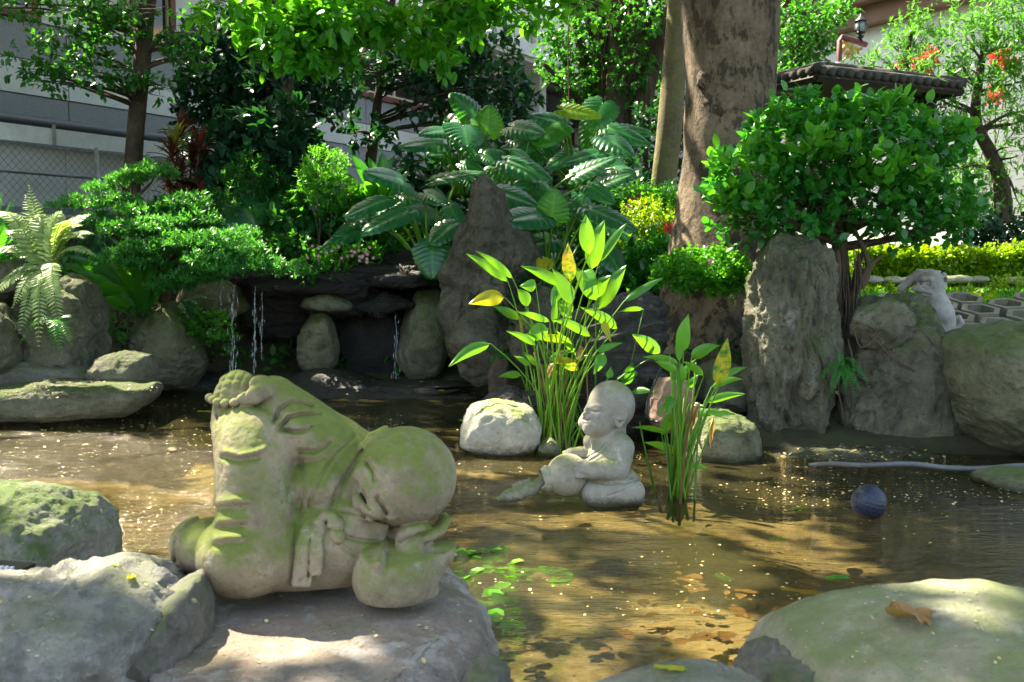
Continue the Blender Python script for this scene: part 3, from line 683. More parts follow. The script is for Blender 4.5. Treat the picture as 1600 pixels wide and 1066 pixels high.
def pouring_monk():
    ox, oy = 930, 700; fr = photo_frame(ox, oy, 4.45)
    def q(px, py, w=0): return (px-ox, -w, oy-py)
    P2 = lambda L: [(x-ox, oy-y) for x, y in L]
    th = thing('pouring_monk_statue', 'pale stone monk child kneeling in the pond, tipping a fish from a jar', 'statue', G(950, 780))
    S = SDF((-52, -66, -96), (82, 62, 112), 1.15)
    S.el(q(955,633,2), (37,38.5,39), 3); S.el(q(938,654,10), (29,27,30), 8); S.el(q(930,664,20), (17,14,14), 6); S.el(q(914,661,8), (11,13,12), 5); S.el(q(921,672,18), (10,8,9), 5)
    S.rc(q(957,672,-2), q(956,690,-4), 21, 24, 6)
    S.el(q(953,716,-2), (36,42,30), 6); S.rc(q(968,694,16), q(926,690,-14), 18, 15, 8); S.el(q(946,738,4), (35,28,34), 8)
    # near arm, far arm
    S.rc(q(971,700,22), q(966,733,30), 19.5, 17, 5); S.chain([q(966,733,30), q(945,733,43), q(928,734,46)], [17.5, 15.5, 13], 3); S.rc(q(929,734,46), q(924,734,46), 14.5, 14, 2)
    S.rc(q(928,698,-16), q(918,712,-20), 12, 11, 4); S.chain([q(918,710,-20), q(906,708,-14), q(892,708,-8)], [10.5, 9.5, 8], 3)
    S.el(q(886,712,-4), (10,6,8), 3)
    # near hand on the jar
    S.el(q(916,734,46), (11,12,8), 3)
    for k, (y0, y1, x1) in enumerate(((727,725,898),(732,732,896.5),(737.5,738.5,897.5),(742,744.5,901))):
        S.chain([q(914,y0,50), q(905,(y0+y1)/2,50), q(x1,y1,44)], [4.1, 3.8, 3.2], 1)
    S.chain([q(920,724,46), q(912,721,42), q(906,722,38)], [4.5, 4, 3.4], 1.5)
    # lap, thighs, feet
    S.el(q(944,766,20), (32,24,34), 5); S.el(q(950,768,-18), (32,24,30), 6); S.el(q(972,768,6), (31,27,42), 6); S.rc(q(930,768,24), q(985,766,26), 20, 21, 5); S.rc(q(992,762,20), q(994,778,18), 13, 11, 3)
    # nose, ears
    S.el(q(914.5,648,23), (4.6,4.2,5), 2.5); S.rc(q(918,640,28), q(915,647,24), 2.5, 3, 2.5)
    for k in range(1):
        S.chain([q(964,664,30), q(960.5,653,33), q(965,644.5,33), q(973,644,30), q(976,651,28), q(972,660,28), q(967,666,29)], [3.6, 3, 3, 3, 3, 3.2, 4], 1.2)
        S.el(q(968,655,28), (7,10,4), 1.5)
    fr_ = dict(wmin=-66, wmax=8)
    S.carve(P2([(923.5,643),(929,645.5),(936,644.5)]), 1.4, 2.1, **fr_); S.carve(P2([(909.5,643),(912,644.5),(914,643.5)]), 1.2, 1.8, **fr_)
    S.carve(P2([(923,637),(930,634.5),(938,637)]), 2.2, -.9, **fr_)
    S.carve(P2([(912,656),(916,658.5),(921.5,657.5)]), 1.4, 2.4, **fr_); S.carve(P2([(913,662.5),(919,663)]), 1.6, .9, **fr_); S.carve(P2([(924,655),(927,661)]), 1.6, .8, **fr_)
    # robe lines
    S.carve(P2([(927,700),(919,716),(918,706)]), 1.2, 1.2, **fr_)
    S.carve(P2([(944,692),(932,706),(918,716)]), 1.4, 2.2, **fr_); S.carve(P2([(947,697),(936,711),(922,720)]), 1.3, 1.8, **fr_); S.carve(P2([(921,688),(924,706)]), 1.3, 1.8, **fr_)
    S.carve(P2([(924,750),(946,754),(972,754),(1000,746)]), 1.3, 2.6, **fr_); S.carve(P2([(950,772),(972,764),(990,752)]), 1.4, 2, **fr_)
    S.carve(P2([(942,720),(946,734),(944,746)]), 1.2, 1.6, **fr_); S.carve(P2([(952,716),(954,724)]), 2, 1.2, **fr_); S.carve(P2([(983,704),(987,722),(982,738)]), 1.3, 1.8, **fr_)
    S.carve(P2([(948,690),(958,696),(972,688)]), 1.4, 1, **fr_)
    S.bump(.5, .09, 8)
    carve_build(S, fr, None, 'body', MT['statue2'], th, 1)
    J = SDF((-92, -60, -88), (8, 36, 2), 1.15)
    J.el(q(888,742,17), (33,33,33), 3); J.rc(q(864,747,20), q(857,748,23), 17, 18.5, 3); ax = nrm(np.array([-.93, -.28, -.12]))
    for a in np.linspace(0, 2*np.pi, 14)[:-1]:
        u = nrm(np.cross(ax, [0,0,1.])); v = np.cross(u, ax); d = lambda a: np.array(q(856,748,23)) + 17*(u*math.cos(a)+v*math.sin(a)); J.rc(d(a), d(a+.5), 3.4, 3.4, 1.5)
    J.rc(np.array(q(850,749,25)), np.array(q(872,747,17)), 15, 12, 1.2, cut=True)
    J.bump(.4, .09, 2)
    carve_build(J, fr, None, 'jar', MT['jar'], th, 1)
    Fh = SDF((-158, -70, -92), (-62, 20, -34), 1.0)
    Fh.chain([q(862,744,22), q(848,752,26), q(832,763,32), q(814,770,36), q(798,775,38), q(786,780,40)], [6, 7, 10.5, 12, 9.5, 5], 3)
    for dy in (-9, -4, 1, 6): Fh.rc(q(846,755,27), q(862,745+dy,22), 3.2, 3, 1.5)
    Fh.chain([q(806,758,36), q(816,755,35), q(830,750,32)], [2.6, 4, 2.4], 3)
    for x in (806, 811, 816, 821, 826): Fh.carve(P2([(x,760),(x+3,750)]), .9, 1)
    for x, y in ((822,764),(830,759),(814,768),(806,771),(836,756),(818,772),(826,768)): Fh.carve(P2([(x,y-3),(x+2,y),(x,y+3)]), .9, .9)
    Fh.carve(P2([(796,768),(800,775),(796,782)]), 1.1, 1.4); Fh.el(q(791,774,46), (1.8,1.8,1.8), 1)
    carve_build(Fh, fr, None, 'fish', MT['fish'], th, 1)
pouring_monk()

def monkey():
    ox, oy = 1445, 470; fr = photo_frame(ox, oy, 6.75)
    def q(px, py, w=0): return (px-ox, -w, oy-py)
    P2 = lambda L: [(x-ox, oy-y) for x, y in L]
    S = SDF((-52, -44, -62), (62, 44, 54), .85)
    S.el(q(1454,443,2), (22,20,20), 3); S.el(q(1439,453,13), (12,9.5,11), 4); S.rc(q(1436,453,16), q(1430,453,18), 7.5, 6, 3); S.el(q(1450,456,12), (11,9,9), 4)
    S.chain([q(1434,440,16), q(1442,436.5,19), q(1452,437,19), q(1460,441,16)], [3.4, 4, 4, 3], 2)          # brow ridge
    S.rc(q(1438,444,18), q(1434,449,20), 2.6, 3, 2)                                                          # nose
    S.el(q(1436.5,443.5,18.5), (3.2,2.4,4), 1, cut=True); S.el(q(1448,443.5,21), (4.2,2.8,5), 1, cut=True); S.el(q(1448,443.5,18), (2.6,2.2,2.2), .6)   # eyes
    S.carve(P2([(1425,455.5),(1433,458),(1442,458.5),(1452,461)]), 1.3, 3.2, wmax=2); S.carve(P2([(1440,449),(1446,453),(1456,452)]), 1.6, 1.4, wmax=2)
    S.rc(q(1471,430,6), q(1472,443,6), 4.5, 4, 2); S.el(q(1472,437,8), (6,8,5), 2); S.el(q(1472.5,437,13), (3,4.4,3.4), 1, cut=True)
    S.rc(q(1456,458,0), q(1464,474,-2), 17, 17, 6); S.el(q(1470,490,-4), (19,32,20), 7); S.rc(q(1464,472,10), q(1455,490,14), 13, 9.5, 4); S.rc(q(1455,490,14), q(1444,492,20), 9, 7, 3)
    S.rc(q(1474,505,-2), q(1470,518,-4), 17, 17, 5); S.rc(q(1462,512,12), q(1458,528,14), 10, 8, 4)
    S.chain([q(1452,428,4), q(1436,428,2), q(1424,438,2), q(1410,452,6)], [7.5, 7, 7, 6.5], 3)
    for k in range(4): S.rc(q(1445+k*4,427,10-k*2), q(1453+k*4,424.5,8-k*4), 2.6, 2.2, 1)
    S.chain([q(1480,515,-6), q(1492,513,-8), q(1499,503,-8), q(1495,495,-8), q(1488,497,-8)], [4.5, 4, 4, 3.6, 3], 2)
    S.bump(.5, .12, 4)
    th = thing('monkey_statue', 'white stone monkey with a hand on its head leaning over a mossy rock', 'statue', P(1468, 525, 6.75))
    carve_build(S, fr, None, 'body', MT['monkey'], th, 1)
monkey()
# ------------------------------------------------------------------ rocks of the pond
r_ = rock
r_('boulder', 'broad flat-topped boulder that the reclining monk lies on', [(285,1010),(288,915),(330,872),(420,850),(560,848),(640,872),(688,928),(735,980),(768,1040),(780,1160),(500,1290),(270,1200)], 1.95, .50, MT['rock_fg'], .05, 3.4, 1, 6, .5, flat=.372, ridge=.7, facets=10, back=.12)
r_('boulder', 'pale folded boulder in the near left corner beside the reclining monk', [(-140,915),(0,895),(70,884),(180,868),(252,872),(283,892),(296,925),(284,985),(235,1012),(130,1056),(40,1090),(-140,1120)], 1.95, .40, MT['rock_fg2'], .06, 3.2, 2, 6, .55, ridge=.75, back=.40)
r_('mortar_joint', 'mossy grey mortar filling the gap between the two near left boulders', [(150,1050),(215,975),(255,940),(292,915),(312,960),(318,1080),(240,1160),(140,1150)], 1.84, .16, MT['mortar'], .03, 5, 3, 5, .55)
r_('boulder', 'smooth pale green boulder in the near right corner with a dry leaf on it', [(1200,990),(1222,955),(1290,926),(1400,912),(1500,911),(1610,924),(1760,965),(1820,1100),(1520,1200),(1300,1160),(1228,1070),(1203,1020)], 1.75, .48, MT['rock_fg3'], .022, 2.8, 5, 6, .6, ridge=.4, facets=5, back=.46)
r_('stone', 'low smooth grey stone at the bottom edge with a tan leaf on it', [(905,1075),(960,1054),(1030,1034),(1100,1030),(1150,1042),(1200,1070),(1200,1130),(920,1130)], 1.45, .22, MT['rock_fg2'], .006, 2.5, 6, 5, .6, ridge=.2, cat='stone', facets=0, back=.5)
r_('mortar_joint', 'rough dark mortar lump joining the two near right stones', [(1170,1075),(1190,1042),(1235,1018),(1275,1035),(1290,1090),(1200,1120)], 1.62, .15, MT['mortar'], .025, 8, 7, 5, .6)
r_('mortar_joint', 'rough grey mortar lump at the right foot of the flat-topped boulder', [(715,1085),(735,1050),(760,1046),(790,1062),(800,1110),(730,1120)], 1.6, .1, MT['mortar'], .02, 9, 8, 4, .6)
r_('boulder', 'dark mossy boulder with a sunlit top at the left edge of the pond', [(-80,765),(0,756),(60,752),(112,758),(140,785),(155,832),(152,880),(110,960),(-80,970)], 2.9, .34, MT['rock_mossy'], .04, 4, 9, 6, .5, ridge=.6, back=.3)
r_('stone', 'white sunlit stone standing in the water beside the reeds', [(720,655),(733,635),(780,627),(825,634),(843,662),(842,692),(828,712),(760,710),(726,694)], 5.55, .20, MT['rock_white'], .03, 6, 10, 5, .5, ridge=.6, cat='stone')
r_('stone', 'small round green stone between the white stone and the reeds', [(840,700),(848,688),(862,684),(873,696),(874,714),(842,714)], 5.45, .08, MT['rock_green'], .008, 6, 11, 4, cat='stone')
r_('stone', 'small rounded pebble just behind the reed stems', [(864,690),(872,676),(886,676),(892,692),(888,702),(866,702)], 5.6, .08, MT['rock_green'], .008, 6, 12, 4, cat='stone')
r_('stone', 'low green stone in the water under the end of the hose', [(1528,752),(1545,740),(1590,733),(1660,736),(1690,760),(1660,790),(1550,775)], 4.75, .22, MT['rock_green'], .02, 4, 13, 5, cat='stone')
# left bank
r_('boulder', 'dark ribbed boulder cut by the left edge under the pale ferns', [(-80,470),(0,470),(24,498),(36,540),(22,585),(-20,605),(-80,605)], 6.9, .4, MT['rock_grey'], .05, 4, 14, 5, .6, 3)
r_('boulder', 'upright cracked grey boulder below the pale ferns', [(48,600),(45,500),(78,452),(108,432),(138,444),(150,500),(158,560),(150,600)], 7.2, .34, MT['rock_grey'], .06, 3, 15, 6, .55, 4, (0,.1,1), ridge=.7)
r_('mortar_bank', 'mossy mortar bank at the foot of the left boulders', [(-80,600),(-40,572),(40,565),(110,572),(160,585),(180,600),(120,625),(-80,640)], 7.0, .3, MT['mortar'], .04, 4, 16, 5, cat='bank')
r_('rock_shelf', 'low wet rock shelf along the left water edge', [(-100,612),(0,598),(90,592),(180,592),(240,600),(262,618),(240,640),(60,648),(-100,650)], 6.75, .5, MT['rock_grey'], .04, 4, 17, 6, .6, ridge=.7)
r_('stone', 'rounded stone sitting on the left rock shelf', [(146,582),(160,560),(195,548),(228,556),(243,580),(240,602),(150,600)], 6.85, .2, MT['rock_grey'], .03, 5, 18, 5, .55, cat='stone')
r_('boulder', 'dark rounded boulder under the bird nest fern', [(205,600),(212,520),(235,478),(275,470),(300,500),(320,560),(300,610)], 8.1, .4, MT['rock_green'], .06, 3, 19, 5)
r_('boulder', 'shaded boulder in the gap left of the bird nest fern', [(140,600),(150,500),(185,470),(220,500),(230,600)], 8.3, .35, MT['rock_green'], .06, 3, 20, 5)
r_('boulder', 'mossy brown boulder on the left bank under the cloud-pruned tree', [(280,480),(300,440),(345,425),(385,440),(390,480),(340,500)], 8.5, .3, MT['rock_green'], .05, 4, 21, 5)
r_('boulder', 'grey boulder at the left edge behind the ferns', [(-60,460),(-20,388),(30,380),(58,400),(60,450),(0,480)], 7.6, .3, MT['rock_grey'], .05, 4, 22, 5)
# waterfall grotto
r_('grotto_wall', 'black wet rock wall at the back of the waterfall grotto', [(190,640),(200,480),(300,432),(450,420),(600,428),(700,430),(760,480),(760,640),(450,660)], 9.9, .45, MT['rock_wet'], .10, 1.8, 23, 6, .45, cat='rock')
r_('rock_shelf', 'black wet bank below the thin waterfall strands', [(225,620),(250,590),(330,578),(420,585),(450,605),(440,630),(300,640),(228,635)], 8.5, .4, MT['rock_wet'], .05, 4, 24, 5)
lt = thing('waterfall_ledge', 'dark layered ledge of wet slate slabs that the waterfall runs over', 'rock ledge', P(530, 600, 8.8))
for k, (ol, Y, th_) in enumerate([
    ([(340,450),(380,424),(450,414),(520,416),(570,424),(600,436),(560,458),(450,462),(360,456)], 8.75, .65),
    ([(420,430),(470,412),(560,408),(620,414),(660,424),(600,432),(460,436)], 8.85, .6),
    ([(585,432),(620,420),(665,416),(694,426),(690,444),(630,450),(590,446)], 8.6, .45),
    ([(560,410),(590,392),(650,386),(700,398),(700,418),(600,420)], 9.1, .5),
    ([(540,398),(580,378),(640,374),(690,384),(640,396),(560,404)], 9.4, .4),
    ([(553,480),(570,468),(610,462),(640,466),(646,480),(600,488),(560,488)], 8.5, .3),
    ([(350,466),(420,452),(520,452),(560,462),(520,476),(380,478)], 8.95, .5)]):
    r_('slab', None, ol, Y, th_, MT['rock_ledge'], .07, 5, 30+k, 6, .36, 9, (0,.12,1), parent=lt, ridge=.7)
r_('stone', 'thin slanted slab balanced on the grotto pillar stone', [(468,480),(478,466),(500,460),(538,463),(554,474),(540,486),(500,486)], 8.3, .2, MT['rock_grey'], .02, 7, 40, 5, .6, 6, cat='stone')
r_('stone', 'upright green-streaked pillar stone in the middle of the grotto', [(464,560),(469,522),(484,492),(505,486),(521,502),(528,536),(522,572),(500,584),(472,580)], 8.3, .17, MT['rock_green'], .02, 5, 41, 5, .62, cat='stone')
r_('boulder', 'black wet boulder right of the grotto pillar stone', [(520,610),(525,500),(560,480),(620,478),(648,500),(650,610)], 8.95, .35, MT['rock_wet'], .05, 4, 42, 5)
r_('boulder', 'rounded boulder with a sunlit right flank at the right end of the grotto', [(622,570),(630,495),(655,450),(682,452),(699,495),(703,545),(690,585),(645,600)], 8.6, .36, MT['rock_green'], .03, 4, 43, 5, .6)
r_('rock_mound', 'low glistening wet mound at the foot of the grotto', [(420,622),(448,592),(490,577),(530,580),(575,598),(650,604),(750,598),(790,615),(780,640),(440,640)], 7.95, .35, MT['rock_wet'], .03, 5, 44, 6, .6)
r_('boulder', 'grey stone slab among plants above the waterfall ledge', [(430,395),(440,378),(480,372),(505,384),(500,402),(450,404)], 9.2, .25, MT['rock_grey'], .03, 5, 45, 5, .6, 5)
r_('boulder', 'ribbed leaning rock left of the elephant ears', [(490,386),(500,362),(540,356),(575,368),(570,392),(520,396)], 9.4, .25, MT['rock_strata'], .03, 5, 46, 5, .6, 6, (.3,.1,1))
r_('boulder', 'brown shadowed rock above the waterfall ledge', [(560,380),(575,345),(610,335),(640,360),(640,392)], 9.8, .3, MT['rock_green'], .05, 4, 47, 5)
r_('rock_spire', 'tall craggy rock spire rising among the elephant ears', [(690,580),(690,480),(700,425),(718,392),(738,352),(740,308),(756,279),(772,281),(782,310),(794,352),(828,378),(846,402),(832,432),(812,458),(835,520),(836,580)], 7.7, .42, MT['rock_spire'], .085, 2.6, 48, 6, .6, 3, (.6,.1,1), ridge=.6, aniso=(1.6,1.6,.6), facets=30, fw=.45)
r_('boulder', 'leaning lower block at the foot of the rock spire', [(712,590),(704,530),(722,480),(765,470),(800,500),(815,560),(800,600)], 7.45, .3, MT['rock_spire'], .06, 3, 49, 5, .6, 3, (.5,.2,1))
r_('boulder', 'dark fallen block right of the rock spire', [(790,560),(800,480),(850,440),(900,450),(905,560),(850,590)], 7.3, .35, MT['rock_spire'], .06, 3, 50, 5)
r_('tree_stump', 'short brown stump at the water edge below the rock spire', [(764,625),(766,580),(778,558),(794,562),(798,600),(798,628)], 7.0, .12, MT['bark_dark'], .03, 5, 51, 5, .5, cat='stump')
r_('boulder', 'large dark slanting slate boulder behind the kneeling monk', [(838,660),(842,570),(876,506),(940,472),(1000,462),(1036,470),(1046,502),(1030,560),(1042,650),(960,680)], 6.2, .36, MT['rock_strata'], .07, 3, 52, 6, .55, 9, (-.35,.2,1), ridge=.7)
r_('stone', 'jagged dark driftwood-like stone behind the white stone', [(750,640),(765,620),(795,606),(815,614),(845,604),(866,622),(868,650),(760,655)], 5.85, .16, MT['rock_strata'], .035, 8, 53, 5, .6, 9, cat='stone', ridge=.8)
r_('stone', 'rounded brown stone behind the smaller reed clump', [(1010,650),(1014,622),(1030,592),(1058,586),(1082,605),(1086,640),(1075,672),(1030,676)], 5.75, .18, MT['rock_brown'], .03, 5, 54, 5, cat='stone')
r_('boulder', 'pale low boulder left of the tall upright rock', [(1062,725),(1070,672),(1095,642),(1140,638),(1172,660),(1184,700),(1180,730),(1100,738)], 5.5, .26, MT['rock_green'], .04, 4, 55, 5)
r_('boulder', 'small grey block in front of the big tree trunk', [(1085,610),(1095,580),(1130,565),(1165,580),(1172,640),(1090,650)], 6.2, .25, MT['rock_grey'], .04, 4, 56, 5)
r_('rock_spire', 'tall fluted upright rock with a sunlit jagged crest on the right bank', [(1176,722),(1172,620),(1174,560),(1182,480),(1198,430),(1224,390),(1248,374),(1264,392),(1272,450),(1278,520),(1286,600),(1292,690),(1240,727)], 6.0, .34, MT['rock_grey'], .13, 3.0, 57, 6, .58, 0, (1,.2,.35), ridge=.8, aniso=(1.6,1.6,.5), facets=24, fw=.92)
r_('boulder', 'craggy green boulder that the monkey statue leans over', [(1308,715),(1318,610),(1338,545),(1334,508),(1362,468),(1410,453),(1448,468),(1474,508),(1470,560),(1480,640),(1470,710),(1390,722)], 5.95, .34, MT['rock_grey'], .10, 3, 58, 6, .55, ridge=.75, facets=30, fw=.92)
r_('stone', 'broken overhanging slab on the left shoulder of the monkey boulder', [(1332,510),(1350,482),(1390,466),(1418,482),(1424,512),(1400,545),(1362,540)], 5.74, .12, MT['rock_grey'], .035, 6, 59, 5, .5, cat='stone', ridge=.7, facets=30, fw=1.)
r_('boulder', 'huge round streaked boulder at the right edge', [(1470,590),(1478,532),(1508,506),(1570,497),(1640,505),(1710,560),(1720,690),(1620,745),(1530,712),(1482,650)], 5.6, .5, MT['rock_green'], .04, 2.6, 60, 6, .6, ridge=.4)
r_('mortar_bank', 'pale mortar footing along the right water edge', [(1165,740),(1180,712),(1240,702),(1320,700),(1450,706),(1560,718),(1680,730),(1680,765),(1200,752)], 5.5, .26, MT['mortar'], .05, 5, 61, 6, .6, cat='bank')

# falling water: thin broken strands, each strand one thing
def strand(px, y0, y1, Y, w, seed, label, n=26):
    rng = np.random.default_rng(seed); mb = MB(); a, b = P(px, y0, Y), P(px, y1, Y); b[:2] = a[:2] + np.array([0, -.12])
    for k in range(n):
        u = rng.random()**.8; L = .03 + .09*rng.random(); t0 = u; t1 = min(1, u+L)
        off = np.array([rng.normal()*w, rng.normal()*w, 0]); f = lambda t: a + np.array([0, (b-a)[1]*t**.5, (b-a)[2]*t]) + off
        mb.tube([f(t0), f((t0+t1)/2), f(t1)], [.001, .0026*(.6+rng.random()), .001], 5)
    pts = [a + np.array([0, (b-a)[1]*t**.5, (b-a)[2]*t]) + np.array([w*.3*math.sin(9*t+seed), 0, 0]) for t in np.linspace(0, 1, 14)]
    mb.tube(pts, .0014, 5)
    mb.build('water_strand', MT['fall'], None, True, label, 'waterfall', 'waterfall strands')
for px, y0, y1, Y, w, n, lab in [(366,440,606,8.12,.022,70,'widest thin strand of falling water, left in the grotto'), (400,446,608,8.12,.010,40,'straight thin strand of falling water right of the widest one'),
        (412,446,560,8.15,.012,14,'faint broken drip of water just right of the straight strand'), (348,438,520,8.2,.008,12,'short faint drip left of the widest strand'), (620,490,590,8.3,.03,24,'faint trickle over the black wet boulder'),
        (880,218,262,9.9,.02,30,'small white trickle behind the elephant ears')]:
    strand(px, y0, y1, Y, w, int(px), lab, n)
# ------------------------------------------------------------------ sun gaps: leaves removed overhead so the sun reaches chosen spots
SUN_SPOTS = [((60,400,6.6),.60), ((390,405,7.3),.30), ((270,330,7.4),.30), ((150,690,5.4),.75), ((40,700,5.2),.7), ((270,720,5.0),.55), ((260,800,4.0),.45), ((90,640,6.3),.45), ((100,905,2.0),.13), ((20,940,1.9),.12), ((215,885,2.1),.09), ((40,1010,1.8),.06), ((160,930,1.9),.05), ((220,440,7.5),.25), ((30,780,2.8),.15), ((60,765,2.9),.24),
    ((440,1010,1.8),.12), ((380,1045,1.75),.13), ((350,965,1.9),.04), ((500,1060,1.7),.05), ((565,748,2.05),.045), ((565,690,2.1),.05), ((930,612,4.4),.09), ((958,700,4.4),.10), ((880,720,4.4),.09), ((780,640,5.5),.22), ((745,725,5.1),.24), ((850,810,4.1),.12),
    ((800,870,3.5),.20), ((1010,850,3.7),.24), ((950,930,3.1),.20), ((1100,880,3.4),.20), ((1150,930,3.1),.14), ((870,1000,2.7),.12), ((760,900,3.3),.10), ((860,450,5.6),.45), ((960,430,5.6),.40), ((760,470,5.6),.35), ((940,560,5.5),.3), ((1090,570,4.7),.25),
    ((905,180,9.7),.22), ((960,210,9.8),.25), ((930,320,8.3),.25), ((860,330,8.2),.2), ((1075,120,7.5),.25), ((1070,300,7.4),.25), ((1000,330,8.6),.4), ((1035,260,11),.3), ((1030,350,8.0),.2), ((1180,300,6.2),.28), ((1250,170,6.3),.22), ((1350,150,6.4),.22), ((1200,250,6.2),.2),
    ((1400,410,9.4),.45), ((1500,415,9.4),.5), ((1590,420,9.4),.5), ((1450,440,8.8),.3), ((1468,470,6.7),.09), ((1205,430,5.9),.14), ((1180,470,5.8),.04), ((1540,965,1.7),.12), ((1480,945,1.75),.06), ((430,50,7.6),.3), ((520,30,7.6),.25), ((370,20,7.6),.2),
    ((800,10,8.5),.25), ((650,100,9.5),.3), ((510,262,8.6),.15), ((430,370,8.3),.25), ((600,290,8.6),.25), ((690,250,8.8),.2), ((880,80,14),.8), ((960,100,14),.6), ((1550,60,12),.8), ((1450,120,12),.5), ((270,200,9.5),.15), ((1110,418,6.7),.24), ((1080,430,6.7),.16), ((520,400,8.6),.2), ((650,480,8.5),.15), ((1310,680,5.6),.2), ((1550,240,15),1.2), ((140,70,9.5),.4)]
_sp = [(P(*a), r) for a, r in SUN_SPOTS]
def shade_keep(p):
    k = np.ones(len(p), bool)
    for c, r in _sp:
        v = p - c; t = v @ SUN; d2 = (v*v).sum(1) - t*t
        k &= ~((t > .9) & (d2 < (r*(.9+.3*vnoise(p*2.3))+.05)**2))
    return k

# ------------------------------------------------------------------ broad single leaves
def ear_leaf(rng, L, Wd, droop=.25):
    """elephant-ear blade: heart base, rippled edge, ribs; local y runs to the tip, attached at y=0"""
    n, m = 41, 15; t = np.linspace(-.24, 1, n)
    T, U = np.meshgrid(t, np.linspace(-1, 1, m), indexing='ij')
    tt = np.clip((T+.24)/1.24, 0, 1); w = np.sin(np.pi*np.clip(tt, 0, 1)**.74)**.5*(1-.18*tt) ; w = w*(1+.06*np.cos((T*7-np.abs(U)*1.6)*2*np.pi)); w[0] = .34; w[-1] = .015
    x = U*w*.5*Wd; notch = np.exp(-((T+.24)/.16)**2)*(1-np.abs(U))**2*.22
    y = (T+notch)*L - np.abs(U)*np.abs(U)*.10*L*(1-tt)*0
    nv = 7.; rip = np.cos((T*nv - np.abs(U)*1.6)*2*np.pi)
    z = .024*L*rip*np.abs(U)**1.1*(1-.4*tt) + .10*Wd*np.abs(U) - .16*Wd*np.abs(U)**2.2 - droop*L*np.clip(T, 0, 1)**2 - .12*L*np.clip(-T, 0, 1)
    y = y + .045*L*np.cos((T*nv)*2*np.pi)*np.abs(U)**8*(1-tt)
    V = np.stack([x, y, z + .01*L*rng.normal()], -1).reshape(-1, 3); i, j = np.meshgrid(np.arange(n-1), np.arange(m-1), indexing='ij')
    F = np.stack([i*m+j, i*m+j+1, (i+1)*m+j+1, (i+1)*m+j], -1).reshape(-1, 4)
    vein = np.clip(np.cos((T*nv - np.abs(U)*1.6 + .5)*2*np.pi), 0, 1)**10; tint = (.22 + (.75-.1*np.abs(U))*vein*(np.abs(U) < .95) + .75*np.exp(-(U/.07)**2) + .15*rip*np.abs(U)).ravel()
    return V, F, tint
def place_blade(V, a, b, nup, L):
    y = nrm(b-a); x = nrm(np.cross(y, nup)); z = np.cross(x, y)
    return a + V @ np.stack([x, y, z], 1).T
def ear_plant(base, leaves, label, seed, mat='lf_ear', face=.75):
    """leaves: (attach px, attach py, tip px, tip py, width px, distance, towards-viewer metres of the tip, material)"""
    rng = np.random.default_rng(seed); bx, by, bY = base; b = P(bx, by, bY)
    b[2] = min(b[2], max(ground_z(b[0], b[1]) , b[2]-.3))
    th = thing('elephant_ear_plant', label, 'plant', b, 'elephant ear plants on the rockery')
    leaves = list(leaves)
    for lf in [l for l in leaves if len(l) < 9][:5]:              # younger leaves deeper in the clump
        ox, oy = rng.normal()*26, 12+abs(rng.normal()*16); leaves.append((lf[0]+ox, lf[1]+oy, lf[2]+ox+rng.normal()*14, lf[3]+oy+10, lf[4]*.85, lf[5]+.35, lf[6]))
    for lf in leaves:
        ax_, ay_, tx, ty, wpx, Y, dY = lf[:7]; mt = lf[7] if len(lf) > 7 else mat
        a, e = P(ax_, ay_, Y), P(tx, ty, Y-dY); L = np.linalg.norm(e-a); W = M(wpx, Y)*1.3
        nu = nrm(np.array([rng.normal()*.15, -face*(1 if dY <= .15 else .8), .8])); nu = nu if len(lf) < 9 else nrm(np.array(lf[8], float))
        ud = nrm(e-a); xa = nrm(np.cross(ud, nu)); fx = abs(xa[0]*(-ud[2])+xa[2]*ud[0])/(math.hypot(ud[0], ud[2])+1e-6); W = min(W/max(fx, .5), L*1.25)
        V, F, ti = ear_leaf(rng, L*1.02, W, .10); V = place_blade(V, a, e + nu*.10*L, nu, L)
        V = V + nrm(V-a+1e-6)*(0.012*fbm(V*9, 2, seed))[:, None]
        lo = MB().add(V, F, ti).build('leaf', MT[mt], th)
        s = b + rng.normal(size=3)*np.array([.05, .05, .02]); mid = (a+s)/2 + np.array([(a-s)[0]*.15, 0, .12+.1*abs((a-s)[0])])
        MB().tube(bez(s, mid, a, 9), np.linspace(.016, .007, 9)*Y/8.5, 6, .4).build('leaf_stalk', MT['stem'], lo)
    return th
def zz(x, y): return 540 + x/2.96, 80 + y/2.96                    # a reading off an enlargement of the photograph
def zl(ax_, ay_, tx, ty, w, Y, dY, *r): return (*zz(ax_, ay_), *zz(tx, ty), w/2.96, Y, dY, *r)
ear_plant((*zz(545,520), 9.6), [zl(600,300,490,195,125,9.5,.05), zl(655,375,665,250,120,9.4,.0,'lf_bright'), zl(520,312,615,345,60,9.4,.1,'lf_bright'), zl(545,345,560,440,165,9.2,.25), zl(465,365,345,385,62,9.4,.2), zl(430,420,255,440,80,9.3,.2), zl(690,455,628,500,75,9.2,.15), zl(495,470,380,480,80,9.6,.1), zl(505,300,470,350,60,9.7,.05)],
    'elephant ear plant with the tallest upright leaves against the shadowed wall', 1)
ear_plant((*zz(1085,520), 9.6), [zl(770,350,915,385,90,9.2,.15), zl(1020,335,858,300,75,9.4,.1), zl(1010,272,1178,305,62,9.3,.1,'lf_lime',(0,-.9,.35)), zl(1190,240,1125,365,135,9.6,.15), zl(960,335,890,435,150,9.3,.2,'lf_bright'), zl(1190,400,1325,485,95,9.4,.25), zl(1215,355,1400,430,80,9.7,.1), zl(1170,470,1000,520,62,9.2,.2), zl(1200,560,1120,565,40,9.3,.1), zl(1240,545,1335,560,50,9.4,.1), zl(1260,360,1420,380,60,10.,.05), zl(1060,470,930,545,70,9.5,.2)],
    'elephant ear plant beside the banyan with one glowing yellow-green leaf', 2)
